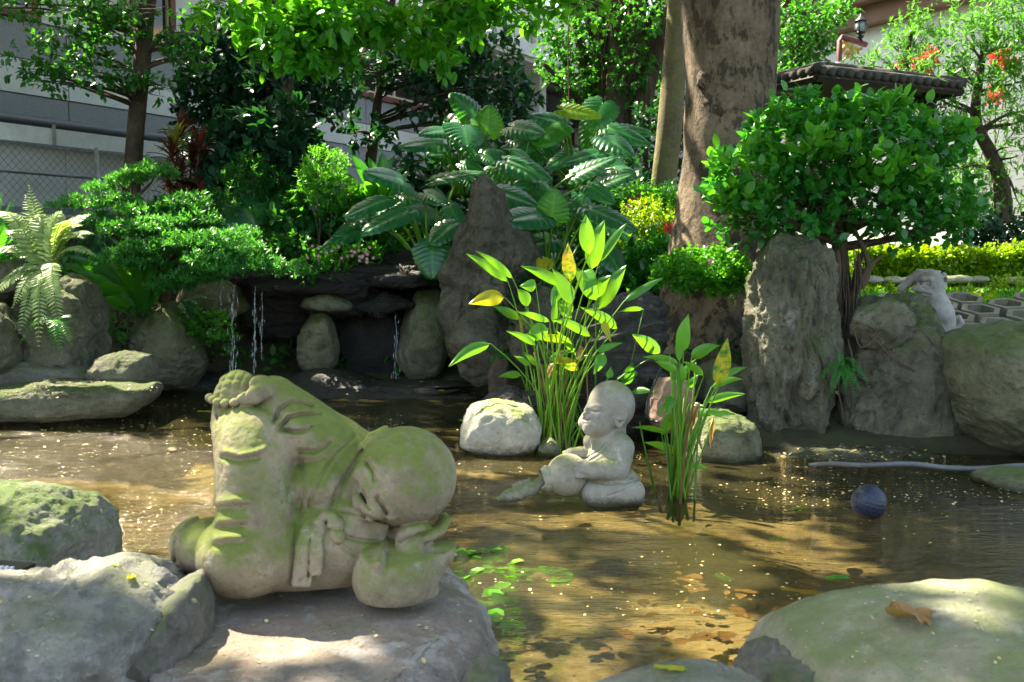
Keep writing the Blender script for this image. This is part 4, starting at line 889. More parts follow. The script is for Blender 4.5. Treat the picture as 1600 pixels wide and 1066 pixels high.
ear_plant((*zz(400,900), 8.6), [zl(270,600,92,560,100,8.5,.2), zl(185,690,0,770,72,8.3,.25), zl(285,745,72,850,85,8.2,.25), zl(495,800,392,895,95,8.1,.15), zl(400,895,402,1048,152,8.0,.08,'lf_ear',(0,-1,.25)), zl(365,655,460,705,75,8.7,.15), zl(255,665,362,700,62,8.7,.1), zl(420,590,640,560,45,8.8,.05), zl(545,520,650,565,50,9.0,.1), zl(480,720,545,830,70,8.4,.15), zl(130,760,250,700,60,8.6,.1)],
    'elephant ear plant hanging its lowest round leaf over the waterfall ledge', 3)
ear_plant((*zz(940,985), 7.9), [zl(690,640,885,715,95,8.0,.15), zl(905,755,728,790,105,7.7,.2), zl(955,775,968,640,165,7.8,.0,'lf_bright',(0,-.8,.5)), zl(1130,625,1242,705,75,8.1,.15), zl(1130,730,1350,835,80,7.9,.2), zl(1190,905,1275,1032,105,7.6,.15), zl(960,650,905,605,75,8.0,.1,'lf_bright'), zl(905,965,900,1042,92,7.5,.1,'lf_yellow',(0,-1,.3)), zl(1040,700,1110,770,80,8.1,.1)],
    'elephant ear plant right of the rock spire with one yellow leaf low down', 4)
ear_plant((*zz(800,640), 8.7), [zl(850,505,768,455,88,8.7,.1,'lf_bright'), zl(750,510,948,600,95,8.5,.2), zl(690,530,800,590,80,8.7,.15,'lf_bright'), zl(1065,570,1248,492,64,8.6,.0), zl(640,470,700,520,80,9.0,.1), zl(900,600,780,620,60,8.5,.1), zl(850,420,790,480,70,9.2,.1)],
    'elephant ear plant behind the top of the rock spire', 5)
ear_plant((420,375,8.9), [(395,318,340,350,62,8.8,.2), (380,325,398,352,50,8.7,.15), (425,315,400,345,55,9.0,.1), (440,335,408,330,40,9.0,.1), (460,338,485,362,45,8.9,.15), (430,300,470,318,50,9.2,.1), (365,340,336,330,40,8.9,.1)],
    'smaller elephant ear plant with pale leaves left of the ginger leaves', 6)

def strap(rng, a, b, w, side=None, bow=.15, cup=.12, wavy=0., n=10, base=.25):
    """long blade from a to b bowing upwards, w wide"""
    t = np.linspace(0, 1, n); L = np.linalg.norm(b-a); p = a + (b-a)*t[:, None] + np.array([0, 0, 1.])*(bow*L*np.sin(np.pi*t))[:, None]
    d = nrm(np.gradient(p, axis=0)); sd = np.array([1., 0, 0]) if side is None else np.asarray(side, float)
    x = nrm(sd - d*(d@sd)[:, None]); z = np.cross(x, d); ww = w*.5*np.clip(np.sin(np.pi*np.clip(t*(1-base*.0)+.001, 0, 1)**(.8 if base else .66))**(.7 if base else .95) + base*(1-t)*.6, 0, 1); ww[-1] = w*.01
    U = np.array([-1, -.5, 0, .5, 1]); V = p[:, None] + x[:, None]*(ww[:, None]*U)[..., None] + z[:, None]*((np.abs(U)*cup*w)[None, :] + wavy*w*np.sin(t*23)[:, None]*np.abs(U))[..., None]
    i, j = np.meshgrid(np.arange(n-1), np.arange(4), indexing='ij')
    F = np.stack([i*5+j, i*5+j+1, (i+1)*5+j+1, (i+1)*5+j], -1).reshape(-1, 4)
    return V.reshape(-1, 3), F
def blade_side(rng, a, b, face):
    """sideways axis so that the blade shows its face ('f') or its edge ('e') to the pond"""
    d = nrm(b-a); v = np.array([0, 1., -.2]); x = nrm(np.cross(d, v)); z = np.cross(x, d)
    return nrm(x*face + z*(1-face))

# ------------------------------------------------------------------ alligator flags (reeds) in the pond
def z9(x, y): return 680 + x/2.422, 320 + y/2.422
def reed_clump(label, seed, bases, leaves, extra):
    rng = np.random.default_rng(seed); g = G(*bases[0], -.05); th = thing('alligator_flag', label, 'water plant', g)
    for (ax_, ay_, tx, ty, w, dY, face, *mt) in leaves:
        bp = bases[rng.integers(len(bases))]; b = G(bp[0]+rng.normal()*5, bp[1]+rng.normal()*3, 0); b[2] = -.1
        Y = b[1] - .05 + rng.normal()*.06; a, e = P(*z9(ax_, ay_), Y), P(*z9(tx, ty), Y-dY)
        V, F = strap(rng, a, e, w/2.422*Y/FPX*1.12, blade_side(rng, a, e, face), .05, .12, 0, 11, 0)
        V = V + nrm(rng.normal(size=3))*(.012*np.sin(np.linspace(0, 3, len(V)))+.006*fbm(V*18, 2, seed))[:, None]
        lo = MB().add(V, F, np.clip(.45+.38*rng.normal()+.15*fbm(V*30, 2, seed), 0, 1)).build('leaf', MT[mt[0] if mt else 'lf_flag'], th)
        mid = b + (a-b)*.55; mid[0] = b[0] + (a[0]-b[0])*.25; mid[2] += .12*abs(a[0]-b[0])
        MB().tube(np.vstack([bez(b, mid, a, 9), a+(e-a)*.04]), np.append(np.linspace(.0075, .0028, 9), .002), 6, rng.random()).build('leaf_stalk', MT['stem'], lo)
    for k in range(extra//2):                                     # smaller leaves low in the clump
        bp = bases[rng.integers(len(bases))]; b = G(bp[0]+rng.normal()*14, bp[1]+rng.normal()*3, 0); b[2] = -.1; h = .2+.75*rng.random()*(1 if extra > 20 else .6)
        a = b + np.array([rng.normal()*.10, rng.normal()*.05, h]); dd = nrm(np.array([rng.normal(), -.3*rng.random(), .9*rng.random()-.1])); e = a + dd*(.10+.10*rng.random())
        V, F = strap(rng, a, e, .028+.022*rng.random(), blade_side(rng, a, e, .5+.5*rng.random()), .06, .12, 0, 9, 0); dry = rng.random() < .22
        if dry: e = a + np.array([rng.normal()*.03, 0, -.14]); V, F = strap(rng, a, e, .03, None, .1, .5, .25, 9, 0)
        lo = MB().add(V, F, rng.random()).build('leaf', MT['lf_dry' if dry else 'lf_flag'], th)
        MB().tube(bez(b, (a+b)/2, a, 6), np.linspace(.006, .0025, 6), 5, rng.random()).build('leaf_stalk', MT['stem'], lo)
    for k in range(extra):                                        # bare and dead stalks in the clump
        bp = bases[rng.integers(len(bases))]; b = G(bp[0]+rng.normal()*8, bp[1]+rng.normal()*3, 0); b[2] = -.1; h = .25+.45*rng.random()
        e = b + np.array([rng.normal()*.07, rng.normal()*.04, h+.1])
        MB().tube(bez(b, (b+e)/2+rng.normal(size=3)*.012, e, 6), np.linspace(.008, .003, 6), 6, rng.random()).build('stalk', MT['stem' if rng.random() < .7 else 'lf_dry'], th)
    return th
F_, E_ = 1., .45
reed_clump('tall clump of alligator flag reeds with lit leaves behind the kneeling monk', 7, [(852,702),(862,700),(880,705),(858,690),(886,695),(930,690),(846,690)], [
    (275,290,118,185,34,.0,F_),(293,280,152,174,26,.0,.8),(262,350,128,374,56,.05,F_,'lf_yellow'),(320,432,218,382,32,.05,F_),(498,310,326,232,38,.0,F_),(380,302,318,306,44,.0,F_),(350,385,310,322,42,.0,.9),
    (515,290,505,143,46,.0,F_,'lf_spot'),(580,190,570,38,52,.0,F_),(590,245,642,58,62,.0,F_),(620,215,722,70,32,.0,.8),(612,360,523,228,54,.0,F_),(520,375,443,240,52,.0,F_),(616,395,724,228,58,.0,F_),(598,352,665,268,50,.05,F_),
    (560,250,604,280,46,.05,F_),(715,365,862,275,30,.0,.8),(692,468,548,385,38,.1,F_),(592,500,443,435,32,.1,F_),(448,450,456,343,24,.0,.8),(432,440,308,402,24,.05,.8),(522,517,358,505,28,.1,.8,'lf_lime'),(208,525,53,613,42,.1,F_),
    (855,560,746,488,48,.05,F_),(612,555,714,520,26,.05,.8),(650,592,732,568,30,.05,.8),(715,682,750,598,44,.05,F_,'lf_bright'),(545,632,438,592,40,.1,.7,'lf_spot'),(510,420,458,362,52,.0,F_),(430,470,352,500,60,.05,F_),(420,722,430,652,36,.0,F_,'lf_lime'),
    (770,640,690,655,30,.05,.8),(655,655,664,612,26,.0,.9),(740,708,832,712,26,.1,.8),(560,540,535,590,30,.1,.6,'lf_dry'),(320,420,318,520,16,.0,.5,'lf_dry'),(640,440,668,520,30,.05,.8,'lf_yellow'),(610,270,560,330,46,.1,F_),(470,300,440,380,40,.05,F_),(640,560,600,640,40,.05,F_)], 34)
reed_clump('smaller clump of alligator flag reeds standing right of the kneeling monk', 8, [(1050,778),(1058,772),(1064,780),(1046,770)], [
    (940,555,962,413,50,.0,F_),(925,592,912,498,24,.0,.9),(922,602,786,577,26,.05,.8),(915,625,828,588,30,.05,F_),(970,580,1082,534,42,.05,F_),(1070,682,1106,505,58,.0,F_,'lf_spot'),(1045,692,1168,664,26,.1,.8),(1095,647,1182,613,24,.0,.8),
    (1016,647,938,594,26,.05,.8),(890,722,872,790,42,.1,F_),(962,755,1042,792,46,.1,F_),(1030,780,1134,790,28,.1,.8),(908,668,920,598,26,.0,F_),(938,672,930,598,24,.0,F_),(900,760,840,800,26,.1,F_),(960,690,1000,640,26,.0,.8)], 16)

# ------------------------------------------------------------------ ferns, bird nest fern, ginger, croton, ti plants
def fern_frond(mb, rng, a, e, bow, w, n=22, tint=(.2, .9), lean=.0):
    t = np.linspace(0, 1, n); L = np.linalg.norm(e-a); p = a+(e-a)*t[:, None] + np.array([0, 0, bow*L])*np.sin(np.pi*t**.8)[:, None]
    d = nrm(np.gradient(p, axis=0)); up = np.array([0.05, -.35, 1.]); sd = nrm(np.cross(d, up)); nz = np.cross(sd, d)
    mb.tube(p, np.linspace(.004, .001, n)*max(.6, L*2), 4, .3)
    k = np.arange(1, n); ln = w*np.sin(np.pi*np.clip(t[k], .03, .97)**.75)**.8+.004
    for s in (-1, 1):
        dd = nrm(sd[k]*s + d[k]*.45 - nz[k]*.15 + rng.normal(size=(n-1, 3))*.06)
        mb.inst(T_LEAFLET, p[k], frames(dd, nz[k]), np.stack([ln*.55, ln, ln], 1), tint[0]+(tint[1]-tint[0])*rng.random(n-1))
T_LEAFLET = (np.array([[0,0,0],[.26,.25,.02],[.2,.65,-.02],[0,1,-.1],[-.2,.65,-.02],[-.26,.25,.02]]), np.array([[0,1,2,3],[0,3,4,5]]))
def fern(label, base, fronds, mat, seed, w=.06, n=22, bow=.22, name='fern', group=None):
    rng = np.random.default_rng(seed); b = P(*base); th = thing(name, label, 'fern', b, group)
    for (tx, ty, dY, *o) in fronds:
        e = P(tx, ty, base[2]-dY); mb = MB(); fern_frond(mb, rng, b + rng.normal(size=3)*.02, e, o[0] if o else bow, w*(.8+.4*rng.random()), n); mb.build('frond', MT[mat], th)
    return th
fern('large pale sunlit fern arching over the boulders at the left edge', (75,440,6.75), [(130,372,.2),(128,352,.1),(95,330,0),(150,400,.2),(30,520,.3),(0,440,.1),(-30,400,0),(10,360,-.1),(60,335,-.2),(40,305,-.3,.05),(45,290,-.2,.02),(95,520,.35),(140,335,-.1),(60,540,.4),(20,480,.3),(145,365,.15),(110,345,.25),(-10,330,-.1),(85,470,.4),(-20,470,.2)], 'lf_fern', 11, .085, 30, .3)
fern('green fern with upright fronds cut by the left edge behind the pale fern', (-10,420,7.2), [(20,310,-.1),(0,300,.1),(45,345,.1),(-40,320,0),(30,380,.2),(5,350,.3),(55,400,.2)], 'lf_fern2', 12, .08, 24, .1)
fern('small sword fern growing from the upright cracked boulder', (85,510,6.85), [(28,540,.15,.35),(110,495,.1,.2),(112,540,.2,.3),(95,548,.25,.3),(40,515,.1,.3),(85,545,.2,.25)], 'lf_fern2', 13, .045, 18)
fern('small dark sword fern in the cleft under the bird nest fern', (175,525,7.7), [(200,498,.1),(150,500,.1),(195,540,.2),(160,545,.2),(182,485,0),(205,515,.15),(140,520,.1)], 'lf_fern2', 14, .04, 16)
fern('fern with two blue-green fronds hanging beside the waterfall', (285,480,8.1), [(340,468,.2,.15),(320,480,.2,.2),(300,500,.25,.25),(310,485,.2,.2)], 'lf_ear', 15, .06, 18)
fern('strap fern growing from the cleft between the two tall right rocks', (1315,575,5.6), [(1278,600,.15,.15),(1295,622,.2,.1),(1322,615,.2,.1),(1345,612,.2,.2),(1362,614,.25,.3),(1312,548,-.05,.0),(1300,590,.2,.2),(1340,580,.1,.3),(1355,595,.2,.3),(1335,625,.2,.2)], 'lf_fern2', 16, .022, 20, .2)
fern('low fern among the stones below the rock spire', (776,560,7.2), [(760,548,.1),(790,545,.1),(770,575,.2),(800,565,.2),(785,580,.2)], 'lf_fern2', 17, .05, 14)

rng = np.random.default_rng(21)
b = P(218, 488, 7.85); th = thing('bird_nest_fern', 'bird nest fern with broad strap leaves in a dark root ball under the pruned tree', 'fern', b)
for (tx, ty, w, dY) in [(105,400,26,.25),(120,425,24,.3),(140,395,28,.1),(130,450,20,.35),(175,395,26,.2),(200,390,26,.3),(225,398,26,.35),(245,395,26,.2),(290,400,24,.2),(330,395,20,.15),(310,415,22,.3),(160,470,18,.35),(210,405,24,.45),(270,410,22,.35),(95,412,22,.15),(300,380,20,0),(240,420,22,.45),(180,420,22,.4)]:
    e = P(tx, ty, 7.85-dY); V, F = strap(rng, b+rng.normal(size=3)*.03, e, M(w, 7.7), blade_side(rng, b, e, .8), .10, .16, .05, 12, .3)
    MB().add(V, F, .3+.5*rng.random()).build('leaf', MT['lf_bright' if rng.random() < .55 else 'lf_glossy'], th)
mb = MB(); foliage(mb, rng, b+np.array([0, 0, -.12]), (.16, .16, .2), 260, .05, 3, T_NEEDLE, .5, -.4); mb.build('root_ball', MT['root'], th)['kind'] = 'stuff'
b = P(590, 318, 8.9); th = thing('ginger_plant', 'ginger plant with upright strap leaves left of the elephant ears', 'plant', b)
for (tx, ty, w, dY) in [(548,240,14,0),(556,262,15,.1),(540,290,14,.1),(575,245,14,.0),(596,238,20,.0),(616,242,16,.0),(628,262,14,.1),(585,262,16,.2),(560,300,12,.25),(605,275,18,.2),(535,268,12,0),(570,285,14,.2),(640,270,12,0),(620,290,14,.2),(525,305,12,.2)]:
    e = P(tx, ty, 8.9-dY); V, F = strap(rng, b+np.array([rng.normal()*.08, rng.normal()*.05, 0]), e, M(w, 8.9)*1.2, blade_side(rng, b, e, .8), .08, .15, 0, 10, .1)
    MB().add(V, F, rng.random()*.8).build('leaf', MT['lf_bright' if rng.random() < .35 else 'lf_glossy'], th)
b = P(285, 325, 9.2); th = thing('croton_shrub', 'croton shrub with dark red lower leaves and olive young tops', 'shrub', b)
for k, (hx, hy) in enumerate([(285,185),(312,212),(268,222),(300,232),(280,255),(262,262),(308,262),(290,285),(315,290),(270,290),(295,305),(275,205)]):
    top = P(hx, hy+14, 9.2-.12*(k % 3)); MB().tube(bez(b, (b+top)/2+np.array([(top-b)[0]*.3, 0, 0]), top, 6), .008, 5).build('stem', MT['twig'], th)
    mb = MB(); n = 26; old = hy > 245
    for i in range(n):
        a_ = rng.random()*6.28; el = R(70-80*(i/n)); d = np.array([math.cos(a_)*math.cos(el), math.sin(a_)*math.cos(el), math.sin(el)]); L = .12+.07*rng.random()
        p0 = top + np.array([0, 0, -.10*i/n]); V, F = strap(rng, p0, p0+d*L*1.15, .042, nrm(np.cross(d, [0.1, 0, 1.])), .10, .15, 0, 6, 0); mb.add(V, F, rng.random())
    mb.build('leaf_rosette', MT['lf_red' if (old or rng.random() < .4) else 'lf_olive'], th)
def ti_plant(base, tips, label, mats, seed):
    rng = np.random.default_rng(seed); b = P(*base); th = thing('ti_plant', label, 'plant', b)
    for i, (tx, ty, w) in enumerate(tips):
        e = P(tx, ty, base[2]-.1+.2*rng.random()); V, F = strap(rng, b, e, M(w, base[2]), blade_side(rng, b, e, .85), .04, .15, 0, 9, .1)
        MB().add(V, F, rng.random()).build('leaf', MT[mats[i % len(mats)]], th)
ti_plant((990,330,9.0), [(1001,300,9),(984,304,8),(1012,316,7),(1018,322,7),(975,318,7),(996,312,8),(978,332,6),(1006,308,8)], 'ti plant with upright magenta leaves on the ground cover bank', ['lf_pink'], 31)
ti_plant((1045,385,8.2), [(1058,338,7),(1040,345,9),(1060,355,8),(1036,362,8),(1056,368,8),(1040,350,9),(1062,376,7),(1034,380,7),(1050,345,8)], 'ti plant with red and orange leaves beside the big trunk', ['lf_pink','redflower','lf_dry','lf_pink'], 32)
# ------------------------------------------------------------------ shrubs, hedges, ground cover
def pads_to(pads): return [(P(x, y, Y), (M(rx, Y), d, M(ry, Y))) for x, y, Y, rx, ry, d in pads]
def shrub(label, pads, mat, seed, n, size, per=7, tmpl=T_Q, stems=5, base=None, cat='shrub', name='shrub', group=None, up=.45, flat=0., gap=.0, shell=.55, out=.7, stem_r=.012, stem_mat='twig', spread=.9, foliage_name='foliage'):
    rng = np.random.default_rng(seed); pp = pads_to(pads); c0 = pp[0][0]
    b = P(*base) if base else np.array([c0[0], c0[1], ground_z(c0[0], c0[1])-.02])
    th = thing(name, label, cat, b, group); mb = MB(); tot = sum(r[0]*r[2] for _, r in pp)
    for k, (c, r) in enumerate(pp): foliage(mb, rng, c, r, max(6, int(n*r[0]*r[2]/tot)), size, per, tmpl, shell, up, out, spread, gap, flat=flat, seed=seed+k)
    mb.build(foliage_name, MT[mat], th)
    sb = MB()
    for k in range(stems):
        c, r = pp[k % len(pp)]; e = c + rng.normal(size=3)*np.array(r)*.4; m_ = (b+e)/2 + rng.normal(size=3)*.06
        sb.tube(wobble(bez(b + rng.normal(size=3)*np.array([.04, .04, 0]), m_, e, 10), .02, 6, seed+k), np.linspace(stem_r, stem_r*.3, 10), 6)
    if stems: sb.build('stems', MT[stem_mat], th)
    return th
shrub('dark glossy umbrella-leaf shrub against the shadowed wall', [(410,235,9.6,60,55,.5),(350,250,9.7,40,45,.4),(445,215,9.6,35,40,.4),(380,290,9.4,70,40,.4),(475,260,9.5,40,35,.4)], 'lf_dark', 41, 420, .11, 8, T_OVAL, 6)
shrub('fine-leaved light green shrub with a ball top left of the ginger plant', [(510,262,8.8,30,26,.22),(515,300,8.7,32,28,.25),(490,285,8.8,22,22,.2)], 'lf_bright', 42, 420, .045, 9, T_NEEDLE, 5)
shrub('fine-leaved green shrub behind the pale elephant ears', [(390,275,9.0,32,26,.25),(370,300,8.9,28,24,.25),(420,290,9.1,26,24,.2),(345,330,8.7,28,20,.2)], 'lf_mid', 43, 480, .05, 9, T_NEEDLE, 5)
shrub('low leafy shrub on the slope above the grotto', [(500,335,9.1,60,30,.4),(440,350,8.9,40,22,.3),(560,340,9.0,40,25,.3)], 'lf_mid', 44, 330, .08, 7, T_OVAL, 3)
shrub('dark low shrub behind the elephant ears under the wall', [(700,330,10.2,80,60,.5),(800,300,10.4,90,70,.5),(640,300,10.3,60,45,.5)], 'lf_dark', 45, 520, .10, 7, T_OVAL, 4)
shrub('dark low shrub filling the slope right of the rock spire', [(880,400,9.2,70,45,.4),(940,380,9.4,60,40,.4)], 'lf_mid', 46, 380, .08, 7, T_OVAL, 3)
shrub('rounded yellow-green clipped shrub left of the big trunk', [(1015,355,8.5,42,38,.3),(990,385,8.4,34,40,.3)], 'lf_lime', 47, 700, .035, 8, T_Q, 4, up=.7)
shrub('leafy green shrub at the foot of the big trunk left side', [(1020,415,7.9,40,30,.25),(990,440,7.9,30,26,.25),(1050,400,7.8,26,22,.2)], 'lf_glossy', 48, 260, .07, 7, T_OVAL, 4)
shrub('dark shrub in the shade below the yellow-green clipped shrub', [(985,420,8.7,50,45,.3)], 'lf_dark', 49, 260, .06, 7, T_Q, 2)
shrub('small clipped dome shrub on bare stems in front of the big trunk', [(1105,425,6.75,72,33,.26),(1060,430,6.75,36,24,.2),(1150,432,6.75,34,24,.2),(1105,448,6.7,50,20,.2)], 'lf_bright', 50, 900, .032, 9, T_Q, 0, (1125,560,6.6), up=.6, flat=.3)
shrub('dark clipped bush at the right edge behind the lit hedge', [(1575,372,11.,48,26,.5),(1640,370,11.,60,30,.5),(1530,378,11.2,30,20,.4)], 'lf_dark', 51, 420, .06, 8, T_Q, 3)
shrub('feathery pink-flowered weed on the waterfall ledge', [(530,402,8.35,40,17,.18),(490,412,8.3,24,12,.14),(570,398,8.4,24,14,.15),(520,422,8.2,26,9,.08)], 'lf_bright', 52, 260, .034, 7, T_ROUND, 8, (530,432,8.45), 'flowering plant', 'flowering_plant', stem_r=.004)
shrub('mixed low plants spilling over the left end of the waterfall ledge', [(455,395,8.5,36,20,.2),(420,385,8.6,30,18,.2),(470,428,8.1,30,8,.08),(600,385,8.7,30,14,.2)], 'lf_mid', 152, 260, .05, 7, T_OVAL, 3, (450,425,8.5), 'plant', 'leafy_plant', stem_r=.005)
shrub('blue-green leafy plants on the slope between the ball-topped shrub and the elephant ears', [(470,360,9.0,40,20,.25),(560,352,9.0,46,18,.25),(620,360,9.2,36,18,.25)], 'lf_ear', 153, 240, .075, 6, T_OVAL, 4, (540,385,9.0), 'plant', 'leafy_plant', stem_r=.006)
rng = np.random.default_rng(53)
for k in range(26):
    p = P(480+105*rng.random(), 384+26*rng.random(), 8.16); mb = MB(); a = np.linspace(0, 2*np.pi, 6)[:-1]
    d = np.stack([np.cos(a), -.35+0*a, np.sin(a)], 1); mb.inst(T_ROUND, np.repeat(p[None], 5, 0), frames(d, [0, -1., .3]), np.full(5, .016), .5+.4*rng.random())
    mb.build('flower', MT['flower'], bpy.data.objects['flowering_plant'])
shrub('patch of heart-leaved creeper in the grotto mouth', [(305,520,8.0,34,20,.12),(330,505,7.95,22,16,.1),(285,545,8.0,18,14,.1),(350,535,8.05,16,12,.1)], 'lf_bright', 54, 110, .05, 5, T_ROUND, 0, (300,530,8.1), 'creeper', 'creeper', up=.1)
shrub('low leafy ground plants along the foot of the rock spire', [(760,450,7.5,30,30,.15),(830,490,7.2,40,30,.15),(845,450,7.3,30,24,.15)], 'lf_dark', 55, 200, .05, 6, T_OVAL, 0)

# the lit hedge with its bare stems on the right bank
rng = np.random.default_rng(56); hz = P(1500, 470, 9.3)[2]
hb = thing('hedge', 'clipped yellow-green hedge lit by the sun on the right bank', 'hedge', P(1500, 470, 9.6))
mb = MB(); x0, x1 = P(1330, 400, 9.6)[0], P(1760, 400, 9.6)[0]; zt = P(1450, 397, 9.5)[2]
n = 8200; q = np.stack([x0+(x1-x0)*rng.random(n), 9.2+1.1*rng.random(n)**1.6, zt-.34*rng.random(n)**1.5+.035*rng.normal(size=n)], 1); q[:, 2] += .05*fbm(q*2.5, 2, 3)
k = fbm(q*5, 3, 5) > -.35; q = q[k]
per = 6; qq = np.repeat(q, per, 0); m_ = len(qq); d = nrm(rng.normal(size=(m_, 3))+np.array([0, -.2, .55]))
mb.inst(T_Q, qq+rng.normal(size=(m_, 3))*.02, frames(d, np.array([0, 0, 1.])+rng.normal(size=(m_, 3))*.5), .045*(.7+.6*rng.random(m_)), rng.random(m_)); mb.build('foliage', MT['lf_lime'], hb)
sb = MB()
for k in range(60):
    p = np.array([x0+(x1-x0)*rng.random(), 9.25+.5*rng.random(), 0]); p[2] = ground_z(p[0], p[1]); e = np.array([p[0]+rng.normal()*.06, p[1]+rng.normal()*.04, zt-.12])
    sb.tube(wobble(bez(p, (p+e)/2+rng.normal(size=3)*.02, e, 6), .012, 8, k), .006, 5)
sb.build('stems', MT['twig'], hb)
shrub('sparse yellow-green seedlings in front of the lit hedge', [(1440,462,8.6,26,14,.15),(1510,470,8.3,40,16,.15),(1580,455,8.5,30,20,.15),(1380,458,8.8,26,12,.15)], 'lf_lime', 57, 150, .045, 6, T_Q, 14, cat='seedlings', name='seedlings', up=.8, stem_r=.006)
# short grass strip and ground cover: nobody could count it
def cover(name, label_kind, mat, n, xr, yr, size, tmpl, seed, h=.05, cond=None, per=5, up=1.):
    rng = np.random.default_rng(seed); p = np.stack([xr[0]+(xr[1]-xr[0])*rng.random(n), yr[0]+(yr[1]-yr[0])*rng.random(n), np.zeros(n)], 1)
    p[:, 2] = ground_z(p[:, 0], p[:, 1]); k = (p[:, 2] > .08) & (fbm(p*.9+seed, 3, seed) > -.22)
    if cond is not None: k &= cond(p)
    p = p[k]; q = np.repeat(p, per, 0); m_ = len(q); d = nrm(rng.normal(size=(m_, 3))*.7+np.array([0, -.1, up*.6]))
    mb = MB(); mb.inst(tmpl, q+np.stack([rng.normal(size=m_)*size, rng.normal(size=m_)*size, h*rng.random(m_)], 1), frames(d, np.array([0, 0, 1.])+rng.normal(size=(m_, 3))*.5), size*(.6+.7*rng.random(m_)), rng.random(m_))
    return mb.build(name, MT[mat], kind='stuff')
cover('ground_cover', '', 'lf_mid', 5200, (-9, 3), (7.6, 16), .085, T_OVAL, 61, .18)
cover('undergrowth', '', 'lf_dark', 2600, (-4, 1.6), (8.9, 14), .11, T_OVAL, 62, .35)
cover('ground_cover', '', 'lf_dark', 1600, (1.2, 9), (6.4, 14), .08, T_OVAL, 64, .1, lambda p: (p[:, 1] > 10.3) | (p[:, 0] < 2.0))
rng = np.random.default_rng(65)                              # bright creeping cover on the bank left of the big trunk
gc = MB(); n = 700; q = np.array([P(900+165*rng.random(), 296+34*rng.random(), 9.4+.8*rng.random()) for _ in range(n)]); d = nrm(rng.normal(size=(n*5, 3))+np.array([0, -.4, .5]))
gc.inst(T_OVAL, np.repeat(q, 5, 0)+rng.normal(size=(n*5, 3))*.04, frames(d, [0, -.3, 1.]), .065*(.6+.7*rng.random(n*5)), rng.random(n*5)); gc.build('ground_cover', MT['lf_bright'], kind='stuff')

# concrete grass pavers on the right bank: hexagonal frames, each one a piece
pv = thing('paved_slope', 'sloping bank of hexagonal concrete grass pavers behind the monkey', 'paving', P(1500, 520, 7.2)); pv['kind'] = 'structure'; del pv['category']
def hex_ring(r, t, h):
    a = np.arange(6)*np.pi/3; o = np.stack([np.cos(a)*r, np.sin(a)*r], 1); i_ = o*(1-t/r); V = []
    for z, s in ((0, o), (0, i_), (h, o*.985), (h, i_*1.02)): V += [[x, y, z] for x, y in s]
    F = []
    for k in range(6):
        n_ = (k+1) % 6; F += [[12+k, 12+n_, 18+n_, 18+k], [k, n_, 12+n_, 12+k], [6+n_, 6+k, 18+k, 18+n_]]
    return MB().add(V, F)
me = hex_ring(.150, .046, .08).mesh('paver', MT['concrete'], False); rng = np.random.default_rng(66); SL = .255
for ix in range(20):
    for iy in range(4):
        x = 2.2 + ix*.262; y = 6.72 + iy*.302*.965 + (.146 if ix % 2 else 0)
        if not (2.2 + (y-6.7)*.25 < x < 3.7 + (y-6.7)*.7): continue
        pr_ = bpy.data.objects.new('paver', me); COL.objects.link(pr_)
        pr_.location = (x+rng.normal()*.004, y+rng.normal()*.004, (.44 + (y-6.72)*SL) + rng.normal()*.004); pr_.rotation_euler = (math.atan(SL)+rng.normal()*.02, rng.normal()*.02, rng.normal()*.03); adopt(pr_, pv)
soil = MB(); ys, xs = np.linspace(6.5, 9.0, 12), np.linspace(1.9, 6.5, 16); Y_, X_ = np.meshgrid(ys, xs, indexing='ij'); Z_ = np.minimum(.42+(Y_-6.72)*SL, .70)+.05*np.clip(Y_-7.9, 0, 2); i, j = np.meshgrid(np.arange(11), np.arange(15), indexing='ij')
soil.add(np.stack([X_, Y_, Z_+.008*rng.normal(size=X_.shape)], -1).reshape(-1, 3), np.stack([i*16+j, i*16+j+1, (i+1)*16+j+1, (i+1)*16+j], -1).reshape(-1, 4)).build('bank_soil', MT['soil'], kind='structure')
rng = np.random.default_rng(63); q = np.stack([2.0+4.6*rng.random(5200), 6.9+2.3*rng.random(5200)**.6, np.zeros(5200)], 1)
q[:, 2] = np.minimum(.42+(q[:, 1]-6.72)*SL, .70)+.05*np.clip(q[:, 1]-7.9, 0, 2); k = (fbm(q*3, 3, 9) > np.where(q[:, 1] < 7.9, .12, -.3)); q = np.repeat(q[k], 5, 0); m_ = len(q)
gm = MB(); gm.inst(T_NEEDLE, q+rng.normal(size=(m_, 3))*np.array([.025, .025, .005]), frames(nrm(rng.normal(size=(m_, 3))*.6+np.array([0, 0, 1.])), rng.normal(size=(m_, 3))), .06*(.5+.8*rng.random(m_)), rng.random(m_)); gm.build('grass', MT['lf_bright'], kind='stuff')
rng = np.random.default_rng(67); V, F = ico(2)
for k, lab in enumerate(['first edging stone from the tree roots, flat and pale', 'second pale edging stone behind the monkey boulder', 'edging stone just left of the monkey head', 'edging stone just right of the monkey head', 'long pale edging stone right of the monkey', 'edging stone under the seedlings near the right edge', 'last pale edging stone at the right edge']):
    px = [1365,1395,1425,1478,1500,1530,1590][k]; p = P(px, 436+rng.random()*3, 8.75); s = np.array([.09+.05*rng.random(), .06, .035])
    MB().add(V*s*(1+.18*fbm(V*2+k, 3, k))[:, None]+p, F).build('edging_stone', MT['rock_white'], None, True, lab, 'stone', 'edging stones along the paved bank')
